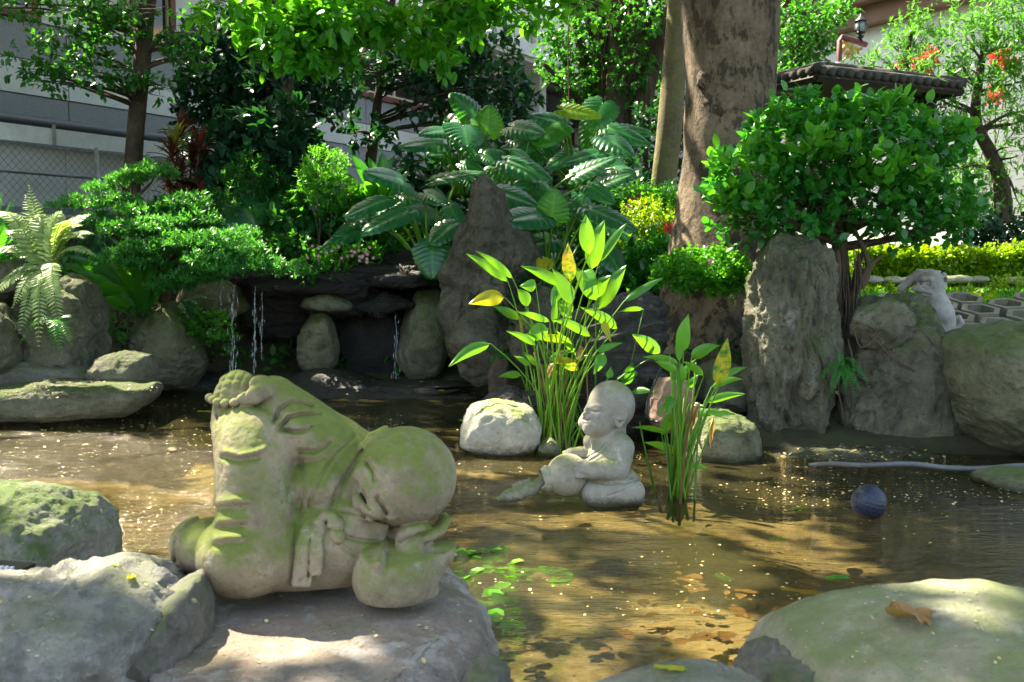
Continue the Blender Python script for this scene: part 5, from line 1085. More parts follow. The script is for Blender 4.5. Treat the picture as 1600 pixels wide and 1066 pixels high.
# ------------------------------------------------------------------ trees
def trunk_mesh(path, sides=36, rings=70, amp=.05, fl=3.0, seed=0, lobes=0.):
    """tapering trunk with bark relief along photo path points (px, py, distance, radius px)"""
    pts = np.array([P(x, y, Y) for x, y, Y, r in path]); rad = np.array([M(r, Y) for x, y, Y, r in path])
    k = max(2, rings//(len(pts)-1)); c = cr(pts, k); rr = np.interp(np.linspace(0, len(pts)-1, len(c)), np.arange(len(pts)), rad)
    mb = MB(); mb.tube(c, rr, sides); V = mb.V[0]; m = len(c); cen = np.vstack([np.repeat(c, sides, 0), c[0], c[-1]]); N = nrm(V-cen); R0 = np.append(np.repeat(rr, sides), [rr[0], rr[-1]])
    q = V*np.array([fl, fl, fl*.45]); e = amp*R0*(fbm(q+seed, 5, seed)+.6*fbm(q*.6+seed, 3, seed+4, True)) 
    if lobes:
        h = np.clip(1-(V[:, 2]-pts[:, 2].min())/1.3, 0, 1)**2; a = np.arctan2(N[:, 1], N[:, 0]); e = e + lobes*R0*h*np.cos(a*5+1+2*vnoise(V*.8, 3))
    mb.V[0] = V + N*e[:, None]; return mb
def tree(label, trunk, pads, leaf, bark, seed, n, size, per=7, tmpl=T_Q, branches=2, cat='tree', name='tree', group=None, keepf=None, sides=14, rings=30, br=.35, fork=.45, trunk_amp=.06, lobes=0., up=.45, out=.7, shell=.5, gap=0., gfreq=2.5, flat=0., twigs=0, twig=1.6, extra_world=None, spread=.9, droop=0., base_z=None):
    rng = np.random.default_rng(seed); x, y, Y, r = trunk[0]; b = P(x, y, Y); th = thing(name, label, cat, b, group)
    tm = trunk_mesh(trunk, sides, rings, trunk_amp, 3., seed, lobes); tp = np.array([P(x, y, Y) for x, y, Y, r in trunk]); tr_ = np.array([M(r, Y) for x, y, Y, r in trunk])
    pp = pads_to(pads) + (extra_world or []); tot = sum((r[0]*r[2]) for _, r in pads_to(pads)) or 1
    bm = MB(); cb = MB()
    path = cr(tp, 12); prad = np.interp(np.linspace(0, len(tp)-1, len(path)), np.arange(len(tp)), tr_)
    for k, (c, r) in enumerate(pp):
        c = np.array(c); lowest = int(len(path)*fork)
        cand = path[lowest:]; j = lowest + int(np.argmin(np.linalg.norm(cand-c, axis=1) + .8*np.clip(cand[:, 2]-c[2]+.15, 0, None))) if len(cand) else len(path)-1
        for q in range(branches):
            e = c + rng.normal(size=3)*np.array(r[:3])*.38; s = path[j]; md = (s+e)/2 + np.array([0, 0, (-.12 if droop else .10)*np.linalg.norm(e-s)]) + rng.normal(size=3)*.05
            r0 = max(.005, min(prad[j]*br, .05*np.linalg.norm(e-s)+.006)); w = wobble(bez(s, md, e, 12), .05, 3, seed+k*3+q); bm.tube(w, np.linspace(r0, .004, 12), 6)
            for u in range(twigs):
                a_ = w[5+rng.integers(6)]; e2 = c + nrm(rng.normal(size=3))*np.array(r[:3])*.85; bm.tube(wobble(bez(a_, (a_+e2)/2+rng.normal(size=3)*.03, e2, 6), .03, 5, u), np.linspace(.006, .002, 6)*(size/.06)**.5, 4)
        nn = int(n*r[0]*r[2]/tot) if k < len(pads) else int(r[3])
        foliage(cb, rng, c, r[:3], max(nn, 8), size if len(r) < 5 else r[4], per, tmpl, shell, up, out, spread, gap, gfreq, flat, seed+k, twig=twig, keep=keepf)
    trk = tm.build('trunk', MT[bark], th)
    if bm.n: bm.build('branches', MT[bark if bark != 'bark' else 'bark_dark'], th)
    if cb.n: cb.build('crown', MT[leaf], th)
    return th
# the big tree: flared trunk in view, its unseen crown overhead spread to shade the pond
bt = tree('massive pale-barked tree trunk with a flared base right of centre', [(1108,600,7.3,112),(1112,545,7.35,98),(1120,450,7.5,88),(1130,350,7.6,78),(1138,240,7.6,71),(1140,120,7.6,69),(1140,0,7.6,70),(1142,-160,7.6,66),(1130,-420,7.5,54),(1100,-800,7.3,36)], [], 'lf_canopy', 'bark', 71, 1, .2, 7, T_Q, 5,
    sides=72, rings=170, trunk_amp=.10, lobes=.12, fork=.86, keepf=shade_keep, extra_world=[((.6,6.6,7.8),(5.4,5.2,1.3,2700,.21)), ((3.2,9.2,8.0),(4.2,3.6,1.2,1100,.21)), ((-1.6,10.6,8.0),(4.2,3.4,1.2,1200,.21))], shell=.2, br=.5)
for k, (x, y, r) in enumerate([(1092,134,13),(1098,165,10),(1100,82,9),(1122,140,9),(1112,180,10),(1085,60,7)]):
    p = P(x, y, 7.6); c_ = P(1140, y, 7.6); V, F = ico(4); p = c_ + nrm(np.array([p[0]-c_[0], -math.sqrt(max(.02, M(69, 7.6)**2-(p[0]-c_[0])**2)), 0]))*M(66, 7.6)
    s = M(r, 7.6); MB().add(p + V*s*np.array([1.1,1,1.2])*(1+.28*fbm(V*2.4+k*3, 4, k))[:, None], F).build('burl', MT['bark'], bt)
# slim leaning mossy trunk
tree('slim leaning tree trunk, moss-green at its foot, left of the massive trunk', [(1033,320,11.2,21),(1036,285,11.2,19),(1046,200,11.2,19),(1055,90,11.2,18),(1061,0,11.2,17),(1066,-90,11.2,16),(1080,-300,11.,12)], [], 'lf_canopy', 'bark_moss', 72, 1, .15, 7, T_Q, 3, sides=20, rings=40, fork=.8, keepf=shade_keep, extra_world=[((2.2,12.2,6.9),(2.6,2.0,1.1,420,.18))], lobes=.08, trunk_amp=.05)
# banyan: many fused stems
bn = thing('banyan_tree', 'banyan of many fused dark stems and hanging small leaves behind the elephant ears', 'tree', P(965,215,14)); rng = np.random.default_rng(73)
stems = [[(950,225,14,34),(950,170,14,26),(940,90,14,18),(930,-20,14,15)],[(975,225,13.9,40),(975,160,13.9,30),(968,70,13.9,20),(985,-20,13.9,17)],[(985,225,13.8,30),(995,150,13.8,24),(1018,70,13.7,22),(1050,-10,13.7,18)],[(955,225,13.8,26),(965,150,13.7,20),(990,60,13.7,16),(1000,-30,13.7,14)],[(935,220,14.1,14),(925,150,14.1,9),(905,60,14.1,8),(890,-20,14.1,7)],[(990,220,13.7,22),(1012,120,13.6,15),(1040,40,13.6,15),(1062,-30,13.6,14)],[(925,215,14,7),(912,170,14,5),(880,130,14,4),(850,100,14,3)],[(928,215,13.9,6),(918,180,13.9,5),(900,150,13.9,4),(860,128,13.9,2.5)],[(965,222,13.6,16),(958,140,13.6,11),(962,60,13.6,9),(955,-20,13.6,9)]]
for k, st in enumerate(stems): trunk_mesh(st, 12, 28, .14, 4., k).build('trunk', MT['bark_dark'], bn)
mb = MB()
for k, (x, y, Y, rx, ry, d) in enumerate([(900,60,14.3,45,60,.7),(880,20,14.2,45,40,.7),(930,110,14.0,40,50,.5),(950,40,13.6,60,50,.6),(1000,20,13.5,50,40,.6),(1030,60,13.8,40,60,.6),(905,130,14,35,30,.5),(1040,130,14.2,30,50,.5),(985,110,13.4,30,50,.4),(1060,20,14.3,30,40,.5),(870,85,14.5,30,40,.5),(940,-20,14,80,30,.8),(1035,180,14.6,30,30,.5)]):
    foliage(mb, rng, P(x, y, Y), (M(rx,Y), d, M(ry,Y)), 115, .062, 8, T_Q, .3, -.25, .6, .9, .25, seed=80+k)
mb.build('crown', MT['lf_mid'], bn)
ab = MB()
for k in range(26):
    x = 880+160*rng.random(); Y = 13.4+.8*rng.random(); a, e = P(x, -20, Y), P(x+8*rng.normal(), 120+90*rng.random(), Y); ab.tube(wobble(bez(a, (a+e)/2, e, 8), .05, 2, k), .007, 4)
ab.build('hanging_roots', MT['twig'], bn)
# left thin tree: bare trunk, sprays of leaves to the left, unseen crown overhead laid out to block the sun
tree('slender dark-trunked tree with airy leaf sprays in front of the grey wall', [(200,345,9.6,15),(205,300,9.6,14),(212,200,9.6,13),(222,100,9.6,12),(228,30,9.6,12),(232,-40,9.5,13),(235,-300,9.3,10)],
    [(150,25,9.3,70,26,.4),(100,75,9.2,60,26,.35),(150,120,9.1,60,14,.3),(85,125,9.1,55,10,.25),(60,110,9.1,35,12,.25),(175,60,9.4,45,20,.3),(290,45,9.4,50,30,.3),(300,80,9.5,35,24,.3),(190,5,9.2,90,20,.4),(40,12,9.2,45,14,.3),(195,122,9.2,30,12,.2),(250,140,9.4,18,12,.2)], 'lf_mid', 'bark_dark', 74, 620, .062, 6, T_OVAL, 2,
    fork=.3, rings=60, keepf=shade_keep, extra_world=[((-4.4,7.6,6.9),(4.8,5.4,1.2,3300,.19)), ((-8.0,10.5,7.0),(3.4,4.2,1.2,900,.2)), ((-3.6,3.6,7.0),(3.8,2.4,.8,1000,.19)), ((-6.8,4.6,6.9),(3.0,3.2,.9,800,.2))], up=.1, twigs=3, shell=.15, gap=.1, br=.3)
# dark evergreen in front of the wall
tree('dense dark evergreen shading the grey wall left of the long window', [(385,350,11.,14),(390,250,11.,12),(405,150,11.,10),(420,40,11.,8),(425,-60,11.,6)],
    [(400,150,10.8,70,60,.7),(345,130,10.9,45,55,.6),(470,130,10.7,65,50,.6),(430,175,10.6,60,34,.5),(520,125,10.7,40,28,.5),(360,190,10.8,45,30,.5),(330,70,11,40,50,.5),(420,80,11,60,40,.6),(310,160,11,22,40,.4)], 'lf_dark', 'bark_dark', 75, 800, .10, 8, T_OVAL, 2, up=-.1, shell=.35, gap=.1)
# thin tree before the long window
tree('thin dark tree standing in front of the long window', [(578,255,11.6,9),(585,210,11.6,8),(590,160,11.6,7),(600,100,11.6,6),(612,20,11.6,5),(615,-50,11.5,4)],
    [(560,205,11.4,38,22,.3),(620,205,11.5,35,18,.3),(650,90,11.3,50,40,.5),(700,110,11.2,60,45,.5),(755,120,11.1,55,45,.5),(790,150,11,40,40,.5),(740,170,11.2,60,35,.4),(620,60,11.5,60,40,.5),(690,60,11.4,60,40,.5),(760,70,11.2,45,35,.4),(570,95,11.6,40,40,.4),(800,190,11,30,30,.4),(660,165,11.3,30,20,.3)], 'lf_dark', 'bark_dark', 76, 560, .10, 7, T_OVAL, 2, up=.0, shell=.3, fork=.2, twigs=2)
# broadleaf tree with lit boughs hanging into the top of the picture
tree('broadleaf tree whose sunlit light green boughs hang in at the top', [(455,330,10.2,12),(452,200,10.2,10),(448,60,10.1,9),(446,-60,10.0,8),(450,-200,9.6,7),(470,-330,9.,5)],
    [(370,15,8.0,45,22,.35),(430,30,7.9,50,34,.4),(480,50,7.8,40,34,.35),(500,15,7.9,50,25,.4),(545,25,7.9,45,26,.4),(465,85,7.7,28,16,.25),(440,75,7.7,30,18,.25),(590,30,8.2,45,25,.4),(640,35,8.3,40,28,.35),(680,75,8.4,30,22,.25),(720,25,8.5,35,20,.3),(690,15,8.5,45,20,.3),(520,70,8.0,30,18,.25),(760,8,8.5,26,10,.2),(790,6,8.5,22,12,.2),(830,18,8.6,26,12,.2),(845,5,8.6,25,10,.2),(935,8,8.6,16,12,.15),(800,-14,8.5,60,14,.3)], 'lf_bright', 'bark_dark', 77, 500, .105, 7, T_OVAL, 2, up=-.25, out=.5, shell=.2, twigs=2, fork=.6, br=.3)
# cloud-pruned podocarp over the grotto
tree('cloud-pruned podocarp with layered green pads on the left bank', [(262,470,8.0,13),(250,430,7.95,12),(272,400,7.9,11),(300,375,7.9,9),(262,345,7.9,7),(215,310,7.95,6),(208,285,7.95,4)],
    [(235,276,7.9,46,17,.22),(195,285,7.9,26,12,.16),(160,299,7.85,28,9,.15),(130,325,7.8,55,13,.24),(180,318,7.8,40,12,.2),(150,350,7.75,34,14,.2),(225,335,7.7,46,16,.22),(290,325,7.7,40,22,.22),(300,350,7.6,45,20,.24),(200,366,7.65,52,18,.24),(250,360,7.5,50,18,.24),(235,395,7.4,52,18,.24),(190,408,7.45,42,14,.2),(290,385,7.35,46,20,.24),(335,385,7.3,40,20,.22),(375,395,7.3,38,18,.2),(330,410,7.2,45,18,.22),(410,420,7.4,50,16,.2),(445,428,7.5,40,13,.18),(345,425,7.2,50,14,.2),(300,440,7.3,46,16,.2),(265,452,7.4,36,16,.18),(380,372,7.6,30,14,.18),(225,415,7.4,40,14,.18)],
    'lf_pine', 'bark_dark', 79, 3600, .042, 11, T_NEEDLE, 1, up=1.2, flat=.85, shell=.62, fork=.1, br=.5, out=.45, spread=.8, twig=.7)
# ficus on the rocks at right
ft = tree('round-crowned ficus with glossy leaves growing over the right rocks', [(1318,560,6.15,13),(1320,520,6.15,12),(1322,480,6.2,11),(1318,430,6.25,10),(1315,380,6.3,9),(1318,320,6.3,7),(1322,250,6.3,5)],
    [(1325,245,6.3,145,66,.55),(1345,192,6.35,86,30,.4),(1250,215,6.2,80,55,.4),(1180,290,6.15,66,50,.35),(1165,345,6.1,52,32,.28),(1420,250,6.35,75,60,.4),(1455,330,6.3,72,44,.35),(1400,350,6.2,60,34,.3),(1240,340,6.1,60,36,.3),(1320,320,6.05,80,36,.3),(1225,190,6.3,36,22,.25),(1500,345,6.4,26,22,.2),(1375,162,6.35,28,12,.2),(1145,305,6.1,26,24,.2)],
    'lf_glossy', 'twig', 81, 1300, .058, 7, T_ROUND, 3, up=.5, shell=.5, fork=.2, br=.6, twigs=3, spread=.95, gap=.62, gfreq=4.2)
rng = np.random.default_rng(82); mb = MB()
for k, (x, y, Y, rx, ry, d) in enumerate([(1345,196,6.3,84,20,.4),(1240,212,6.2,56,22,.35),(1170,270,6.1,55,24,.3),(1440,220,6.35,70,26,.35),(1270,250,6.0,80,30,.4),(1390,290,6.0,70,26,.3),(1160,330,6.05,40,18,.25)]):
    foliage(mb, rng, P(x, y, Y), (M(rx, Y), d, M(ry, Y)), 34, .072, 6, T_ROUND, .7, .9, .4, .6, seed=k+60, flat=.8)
mb.build('top_leaves', MT['lf_bright'], ft); mb = MB()  # sparse larger leaves of brighter green on the upper side of the pads
for k, (bx, tx, ty) in enumerate([(1322,1290,430),(1330,1345,420),(1326,1335,360),(1315,1270,400),(1312,1300,360),(1335,1375,400),(1328,1352,380),(1318,1285,380)]):
    a, e = P(bx+rng.normal()*4, 525, 6.1), P(tx, ty, 6.2); mb.tube(wobble(cr([a, (a*2+e)/3+rng.normal(size=3)*.03, (a+2*e)/3+rng.normal(size=3)*.03, e], 6), .03, 5, k), np.linspace(.03, .013, 19), 9, noise=.2)
for k in range(30):
    x = 1285+65*rng.random(); a, e = P(x, 380+60*rng.random(), 6.15), P(x+6*rng.normal(), 500+130*rng.random(), 5.95); mb.tube(wobble(bez(a, (a+e)/2, e, 10), .025, 5, k), .004, 4)
for pts in ([(1330,505),(1390,505),(1430,515),(1460,540)],[(1335,500),(1370,520),(1345,545),(1335,520)],[(1340,510),(1400,560),(1440,590)],[(1325,530),(1335,580),(1330,640)],[(1318,540),(1312,600),(1318,660)]):
    c_ = cr([P(x, y, 5.63 if x > 1334 else 5.72) for x, y in pts], 6); mb.tube(wobble(c_, .015, 6, len(pts)), .0045, 5)
mb.build('aerial_roots', MT['twig'], ft)
# podocarps by the temple wall
tree('tall podocarp with airy pads against the white wall at the right', [(1568,350,12.2,14),(1565,290,12.2,12),(1548,240,12.2,10),(1525,190,12.2,8),(1530,120,12.2,6),(1545,40,12.2,4)],
    [(1540,110,12,50,26,.5),(1480,110,11.9,45,22,.4),(1560,60,12.1,45,30,.5),(1500,70,12,40,22,.4),(1590,120,12,40,30,.4),(1450,150,11.8,40,20,.4),(1500,165,11.9,45,22,.4),(1575,180,12,40,22,.4),(1590,60,12,40,30,.4),(1520,25,12.1,40,22,.4),(1580,10,12.1,40,26,.4),(1500,270,12.3,35,18,.3),(1590,230,12,35,22,.4),(1470,200,12,25,14,.3),(1450,180,12.1,30,14,.3),(1590,300,12.1,24,40,.3),(1610,170,12,30,60,.4)], 'lf_far', 'bark_dark', 83, 760, .095, 9, T_NEEDLE, 2, up=.5, flat=.4, fork=.3, br=.4, shell=.4, gap=.2, group='podocarps by the temple wall')
tree('slighter podocarp with pale tips just right of the hanging sign', [(1412,330,12.6,6),(1410,200,12.6,5),(1415,110,12.6,4),(1425,50,12.6,2.5)],
    [(1432,30,12.5,18,20,.2),(1420,60,12.5,30,14,.25),(1440,70,12.5,30,16,.25),(1400,60,12.5,22,10,.2),(1395,90,12.4,40,10,.3),(1440,95,12.4,30,14,.3),(1360,98,12.4,25,8,.2),(1410,110,12.4,50,12,.3),(1425,40,12.5,20,10,.2)], 'lf_far', 'bark_dark', 84, 190, .085, 9, T_NEEDLE, 2, up=.5, flat=.3, fork=.4, br=.5, shell=.4, gap=.2, group='podocarps by the temple wall')
tree('thin dark podocarp sapling low against the white wall', [(1512,385,12.8,6),(1508,300,12.8,4),(1505,230,12.8,3),(1500,190,12.8,2)],
    [(1500,250,12.7,16,14,.2),(1520,280,12.7,30,14,.25),(1495,300,12.7,24,12,.2),(1540,330,12.6,40,20,.3),(1500,335,12.6,35,16,.3)], 'lf_far', 'bark_dark', 85, 240, .09, 9, T_NEEDLE, 2, up=.4, fork=.3, shell=.4, gap=.2, group='podocarps by the temple wall')
tree('fine-leaved tree between the massive trunk and the gazebo roof', [(1225,380,14.6,9),(1230,250,14.6,8),(1245,120,14.6,6),(1255,20,14.6,5)],
    [(1240,30,14.4,50,30,.6),(1225,80,14.4,35,40,.5),(1275,45,14.5,35,35,.5),(1300,15,14.5,35,22,.4),(1245,115,14.4,45,26,.5),(1220,130,14.2,30,25,.4),(1290,80,14.5,20,18,.3),(1240,85,14.4,45,20,.4)], 'lf_mid', 'bark_dark', 86, 560, .07, 8, T_Q, 2, up=-.1, shell=.25, gap=.1)
tree('dark slim-stemmed shrub tree between the leaning trunk and the massive trunk', [(1010,330,12.8,6),(1008,250,12.8,5),(1012,180,12.8,4),(1015,120,12.8,3)],
    [(1000,270,12.6,40,30,.4),(1010,200,12.6,26,30,.4),(1070,250,12.9,30,40,.4),(1060,310,12.9,30,24,.4),(1025,310,12.7,36,24,.4),(1075,190,13,20,30,.3)], 'lf_dark', 'bark_dark', 87, 420, .075, 7, T_Q, 2, fork=.2, shell=.3)
# far greenery beyond, reading as one mass
rng = np.random.default_rng(88); mb = MB()
for k in range(46):
    x = -16+40*rng.random(); y = 27+7*rng.random(); h = 3.5+5*rng.random(); foliage(mb, rng, (x, y, h*.55), (2.2, 1.6, h*.5), 60, .42, 6, T_OVAL, .4, .2, seed=k)
mb.build('treeline', MT['lf_mid'], kind='stuff')
# ------------------------------------------------------------------ buildings
D1 = nrm(np.array([.479, .878, 0])); N1 = np.array([D1[1], -D1[0], 0]); O1 = np.array([-5.9, 11.5, 0])      # along the left wall, out of it
A1 = np.stack([D1, -N1, np.array([0, 0, 1.])], 1)
def W1(t, off, z): return O1 + D1*t + N1*off + np.array([0, 0, z])
def bx(t0, t1, o0, o1, z0, z1, mb=None): return (mb or MB()).box(W1((t0+t1)/2, (o0+o1)/2, (z0+z1)/2), (abs(t1-t0)/2, abs(o1-o0)/2, abs(z1-z0)/2), A1)
ab = thing('building', 'grey banded building in deep shade behind the trees at the left', 'building', W1(8, -1, .8))
bx(-9, 20.8, -3.5, -.06, .3, 6.6).build('wall_core', MT['wall_dark'], ab, False)
edges = [-9, -5.4, -2.2, 1.0, 4.0, 7.0, 10.0, 13.0, 16.2, 18.6, 20.8]
bands = [(.3, 1.6, 'wall_light'), (1.6, 2.62, 'wall_dark'), (2.62, 2.98, 'wall_dark'), (2.98, 3.39, 'wall_light'), (3.39, 3.84, 'wall_dark'), (4.75, 5.6, 'wall_dark'), (5.6, 6.1, 'wall_light'), (6.1, 6.6, 'wall_dark')]
for z0, z1, mt in bands:
    for a, e in zip(edges[:-1], edges[1:]): bx(a+.008, e-.008, -.06, .0 if mt == 'wall_dark' else .012, z0+.008, z1-.008).build('wall_panel', MT[mt], ab, False)
wins = [(-4.5, -1.15), (-.2, .55), (2.05, 2.62), (6.9, 9.8), (12.6, 15.4)]
last = -9
for a, e in wins + [(20.8, 20.8)]:
    if a > last: bx(last+.008, a-.09, -.06, .012, 3.85, 4.74).build('wall_panel', MT['wall_light'], ab, False)
    last = e + .09
for a, e in wins:
    m = MB(); d = .085
    for q in ((a-d, e+d, 3.842, 3.94), (a-d, e+d, 4.62, 4.745)): bx(q[0], q[1], -.055, .05, q[2], q[3], m)
    for q in ((a-d, a), (e, e+d)): bx(q[0], q[1], -.055, .048, 3.94, 4.62, m)
    f = m.build('window', MT['frame_red'], ab, False)
    bx(a, e, -.055, -.035, 3.94, 4.62).build('pane', MT['glass'], f, False)
    m = MB()
    for u in np.linspace(a, e, max(2, int((e-a)/.9)+1)): bx(np.clip(u-.025, a, e), np.clip(u+.025, a, e), -.034, .0, 3.94, 4.62, m)
    bx(a, e, -.034, -.003, 3.94, 3.985, m); bx(a, e, -.034, -.003, 4.575, 4.62, m); m.build('sash', MT['alu'], f, False)
for a in (4.2, ): 
    bx(a-.06, a+.16, -.05, .06, 2.6, 4.75).build('pilaster', MT['frame_red'], ab, False)
MB().tube([W1(10.6, .07, 1.2), W1(10.6, .07, 5.6)], .05, 10).build('drainpipe', MT['pipe'], ab)
# raised white walkway on the building, with a parapet, towards the banyan
wk = thing('walkway', 'white concrete balcony walkway with a panelled parapet behind the banyan', 'walkway', W1(16, 1, 4.5))
bx(9.0, 20.5, .02, 1.5, 4.98, 5.22).build('slab', MT['white_conc'], wk, False)
bx(9.0, 20.5, .02, 1.42, 4.9, 4.978).build('soffit', MT['white_conc'], wk, False)
for a in np.arange(9.0, 20.4, 1.15): bx(a+.01, a+1.13, 1.38, 1.48, 5.223, 6.0).build('parapet_panel', MT['white_conc'], wk, False)
bx(9.0, 20.5, 1.33, 1.53, 6.003, 6.09).build('coping', MT['white_conc'], wk, False)
for a in (10.4, 13.2, 16.2, 19.2): MB().tube([W1(a, 1.53, 5.25), W1(a, 1.53, 6.75)], .045, 8).build('railing_post', MT['fascia'], wk)
for z in (6.45, 6.72): MB().tube([W1(9, 1.53, z), W1(20.5, 1.53, z)], .022, 6).build('railing_bar', MT['galv'], wk)
for a in (12, 16, 19.8): bx(a-.16, a+.16, .6, .92, .3, 4.897).build('column', MT['wall_light'], wk, False)
bx(13.0, 16.4, .1, .9, 4.25, 4.6).build('bracket', MT['pipe'], wk, False)
# laundry rack and a bucket on the walkway
m = MB(); k = [W1(11.4, 1.44, 6.12), W1(13.1, 1.44, 6.12), W1(13.3, 1.1, 7.1), W1(11.6, 1.1, 7.2)]
for a, e in ((0,1),(1,2),(2,3),(3,0)): m.tube([k[a], k[e]], .03, 6)
m.tube([k[0]-N1*.6, k[0]], .03, 6); m.tube([k[1]-N1*.6, k[1]], .03, 6)
m.build('metal_rack', MT['black'], None, True, 'bent black metal frame standing on the white walkway', 'rack')
m = MB(); m.tube([W1(16.6, 1.43, 6.092), W1(16.6, 1.43, 6.28)], [.10, .13], 14); m.build('bucket', MT['blue'], None, True, 'small blue bucket on the walkway parapet beside the banyan leaves', 'bucket')
# low lean-to with a white fascia, pipe and a chain-link fence before it
O2 = np.array([-5.35, 10.25, 0.])
def W2(t, off, z): return O2 + D1*t + N1*off + np.array([0, 0, z])
def bx2(t0, t1, o0, o1, z0, z1, mb=None): return (mb or MB()).box(W2((t0+t1)/2, (o0+o1)/2, (z0+z1)/2), (abs(t1-t0)/2, abs(o1-o0)/2, abs(z1-z0)/2), A1)
sh = thing('lean_to', 'low lean-to with a white fascia board and dark gutter pipe at the left', 'shed', W2(1, -.5, .8))
zf = 1.10 + (400-207)/FPX*10.3
bx2(-6, 3.4, -.02, .06, zf-.09, zf+.085).build('fascia', MT['fascia'], sh, False)
bx2(-6, 3.4, -.4, -.022, zf-.03, zf+.02).build('roof', MT['wall_dark'], sh, False)
MB().tube([W2(-6, .02, zf+.14), W2(3.4, .02, zf+.14)], .055, 12).build('gutter_pipe', MT['pipe'], sh)
for a in (-1.4, .75, 2.6): MB().box(W2(a, .066, zf+.03), (.02, .006, .12), A1).build('pipe_clamp', MT['galv'], sh, False)
for a in np.arange(-6, 3.3, 1.17): bx2(a+.006, min(a+1.164, 3.4), -.2, -.12, .5, zf-.1).build('wall_panel', MT['wall_light'], sh, False)
bx2(-6, 3.4, -.117, -.09, 1.42, 1.62).build('dado', MT['wall_dark'], sh, False)
O3 = np.array([-5.05, 9.7, 0.])
def W3(t, off, z): return O3 + D1*t + N1*off + np.array([0, 0, z])
fc = thing('fence', 'galvanised chain-link fence in front of the lean-to', 'fence', W3(0, 0, .9))
for a in (-3.4, -1.6, .02, 1.25, 1.95, 3.1): MB().tube([W3(a, 0, .7), W3(a, 0, 2.25)], .024, 8).build('post', MT['galv'], fc)
for z in (1.50, 1.93): MB().tube([W3(-4.5, 0, z), W3(1.55 if z > 1.7 else 3.2, 0, z)], .02, 8).build('rail', MT['galv'], fc)
m = MB(); s_ = .085
for sgn in (-1, 1):
    for k in range(-40, 130):
        t0 = -4.5 + k*s_; z0, z1 = .85, 2.22; a, e = (t0, z0), (t0+sgn*(z1-z0), z1)
        ts = [np.clip(v, -4.5, 3.2) for v in (a[0], e[0])]
        if abs(ts[0]-ts[1]) < .02: continue
        zz_ = [z0+(ts[0]-a[0])/(e[0]-a[0])*(z1-z0), z0+(ts[1]-a[0])/(e[0]-a[0])*(z1-z0)]
        m.tube([W3(ts[0], .012*sgn, zz_[0]), W3(ts[1], .012*sgn, zz_[1])], .0023, 3, caps=False)
mm = m.build('mesh', MT['mesh'], fc); mm['kind'] = 'stuff'
# temple wall and eave at the right
D4 = nrm(np.array([-.5, .87, 0])); N4 = np.array([-D4[1], D4[0], 0]); O4 = np.array([7.9, 15.2, 0]); A4 = np.stack([D4, N4, np.array([0, 0, 1.])], 1)
def W4(t, off, z): return O4 + D4*t + N4*off + np.array([0, 0, z])
def bx4(t0, t1, o0, o1, z0, z1, mb=None): return (mb or MB()).box(W4((t0+t1)/2, (o0+o1)/2, (z0+z1)/2), (abs(t1-t0)/2, abs(o1-o0)/2, abs(z1-z0)/2), A4)
tp = thing('temple', 'white block-walled temple with a brown eave at the upper right', 'building', W4(3, -1, .8))
bx4(-7, 12, -5, -.03, .3, 6.4).build('wall_core', MT['white_wall'], tp, False)
zs = np.arange(.3, 5.2, .6)
for i_, z in enumerate(zs):
    for a in np.arange(-7 + (.6 if i_ % 2 else 0), 11.9, 1.2): bx4(a+.006, min(a+1.194, 12), -.03, .0, z+.006, min(z+.594, 5.1)).build('wall_block', MT['white_wall'], tp, False)
bx4(-7.5, 12.5, .003, .28, 5.11, 5.42).build('eave_beam', MT['eave'], tp, False)
bx4(-7.5, 12.5, .003, .55, 5.423, 5.80).build('eave_board', MT['eave'], tp, False)
for a in np.arange(-7.4, 12.4, .33): bx4(a, a+.12, .1, 1.15, 5.803, 5.93).build('rafter', MT['tile_tan'], tp, False)
bx4(-7.5, 12.5, -.5, 1.2, 5.933, 6.0).build('roof_deck', MT['tile_tan'], tp, False)
for a in np.arange(-7.4, 12.4, .30): MB().tube([W4(a, 1.22, 6.05), W4(a, -2.5, 7.2)], .085, 8).build('roof_tile_row', MT['tile_tan'], tp)
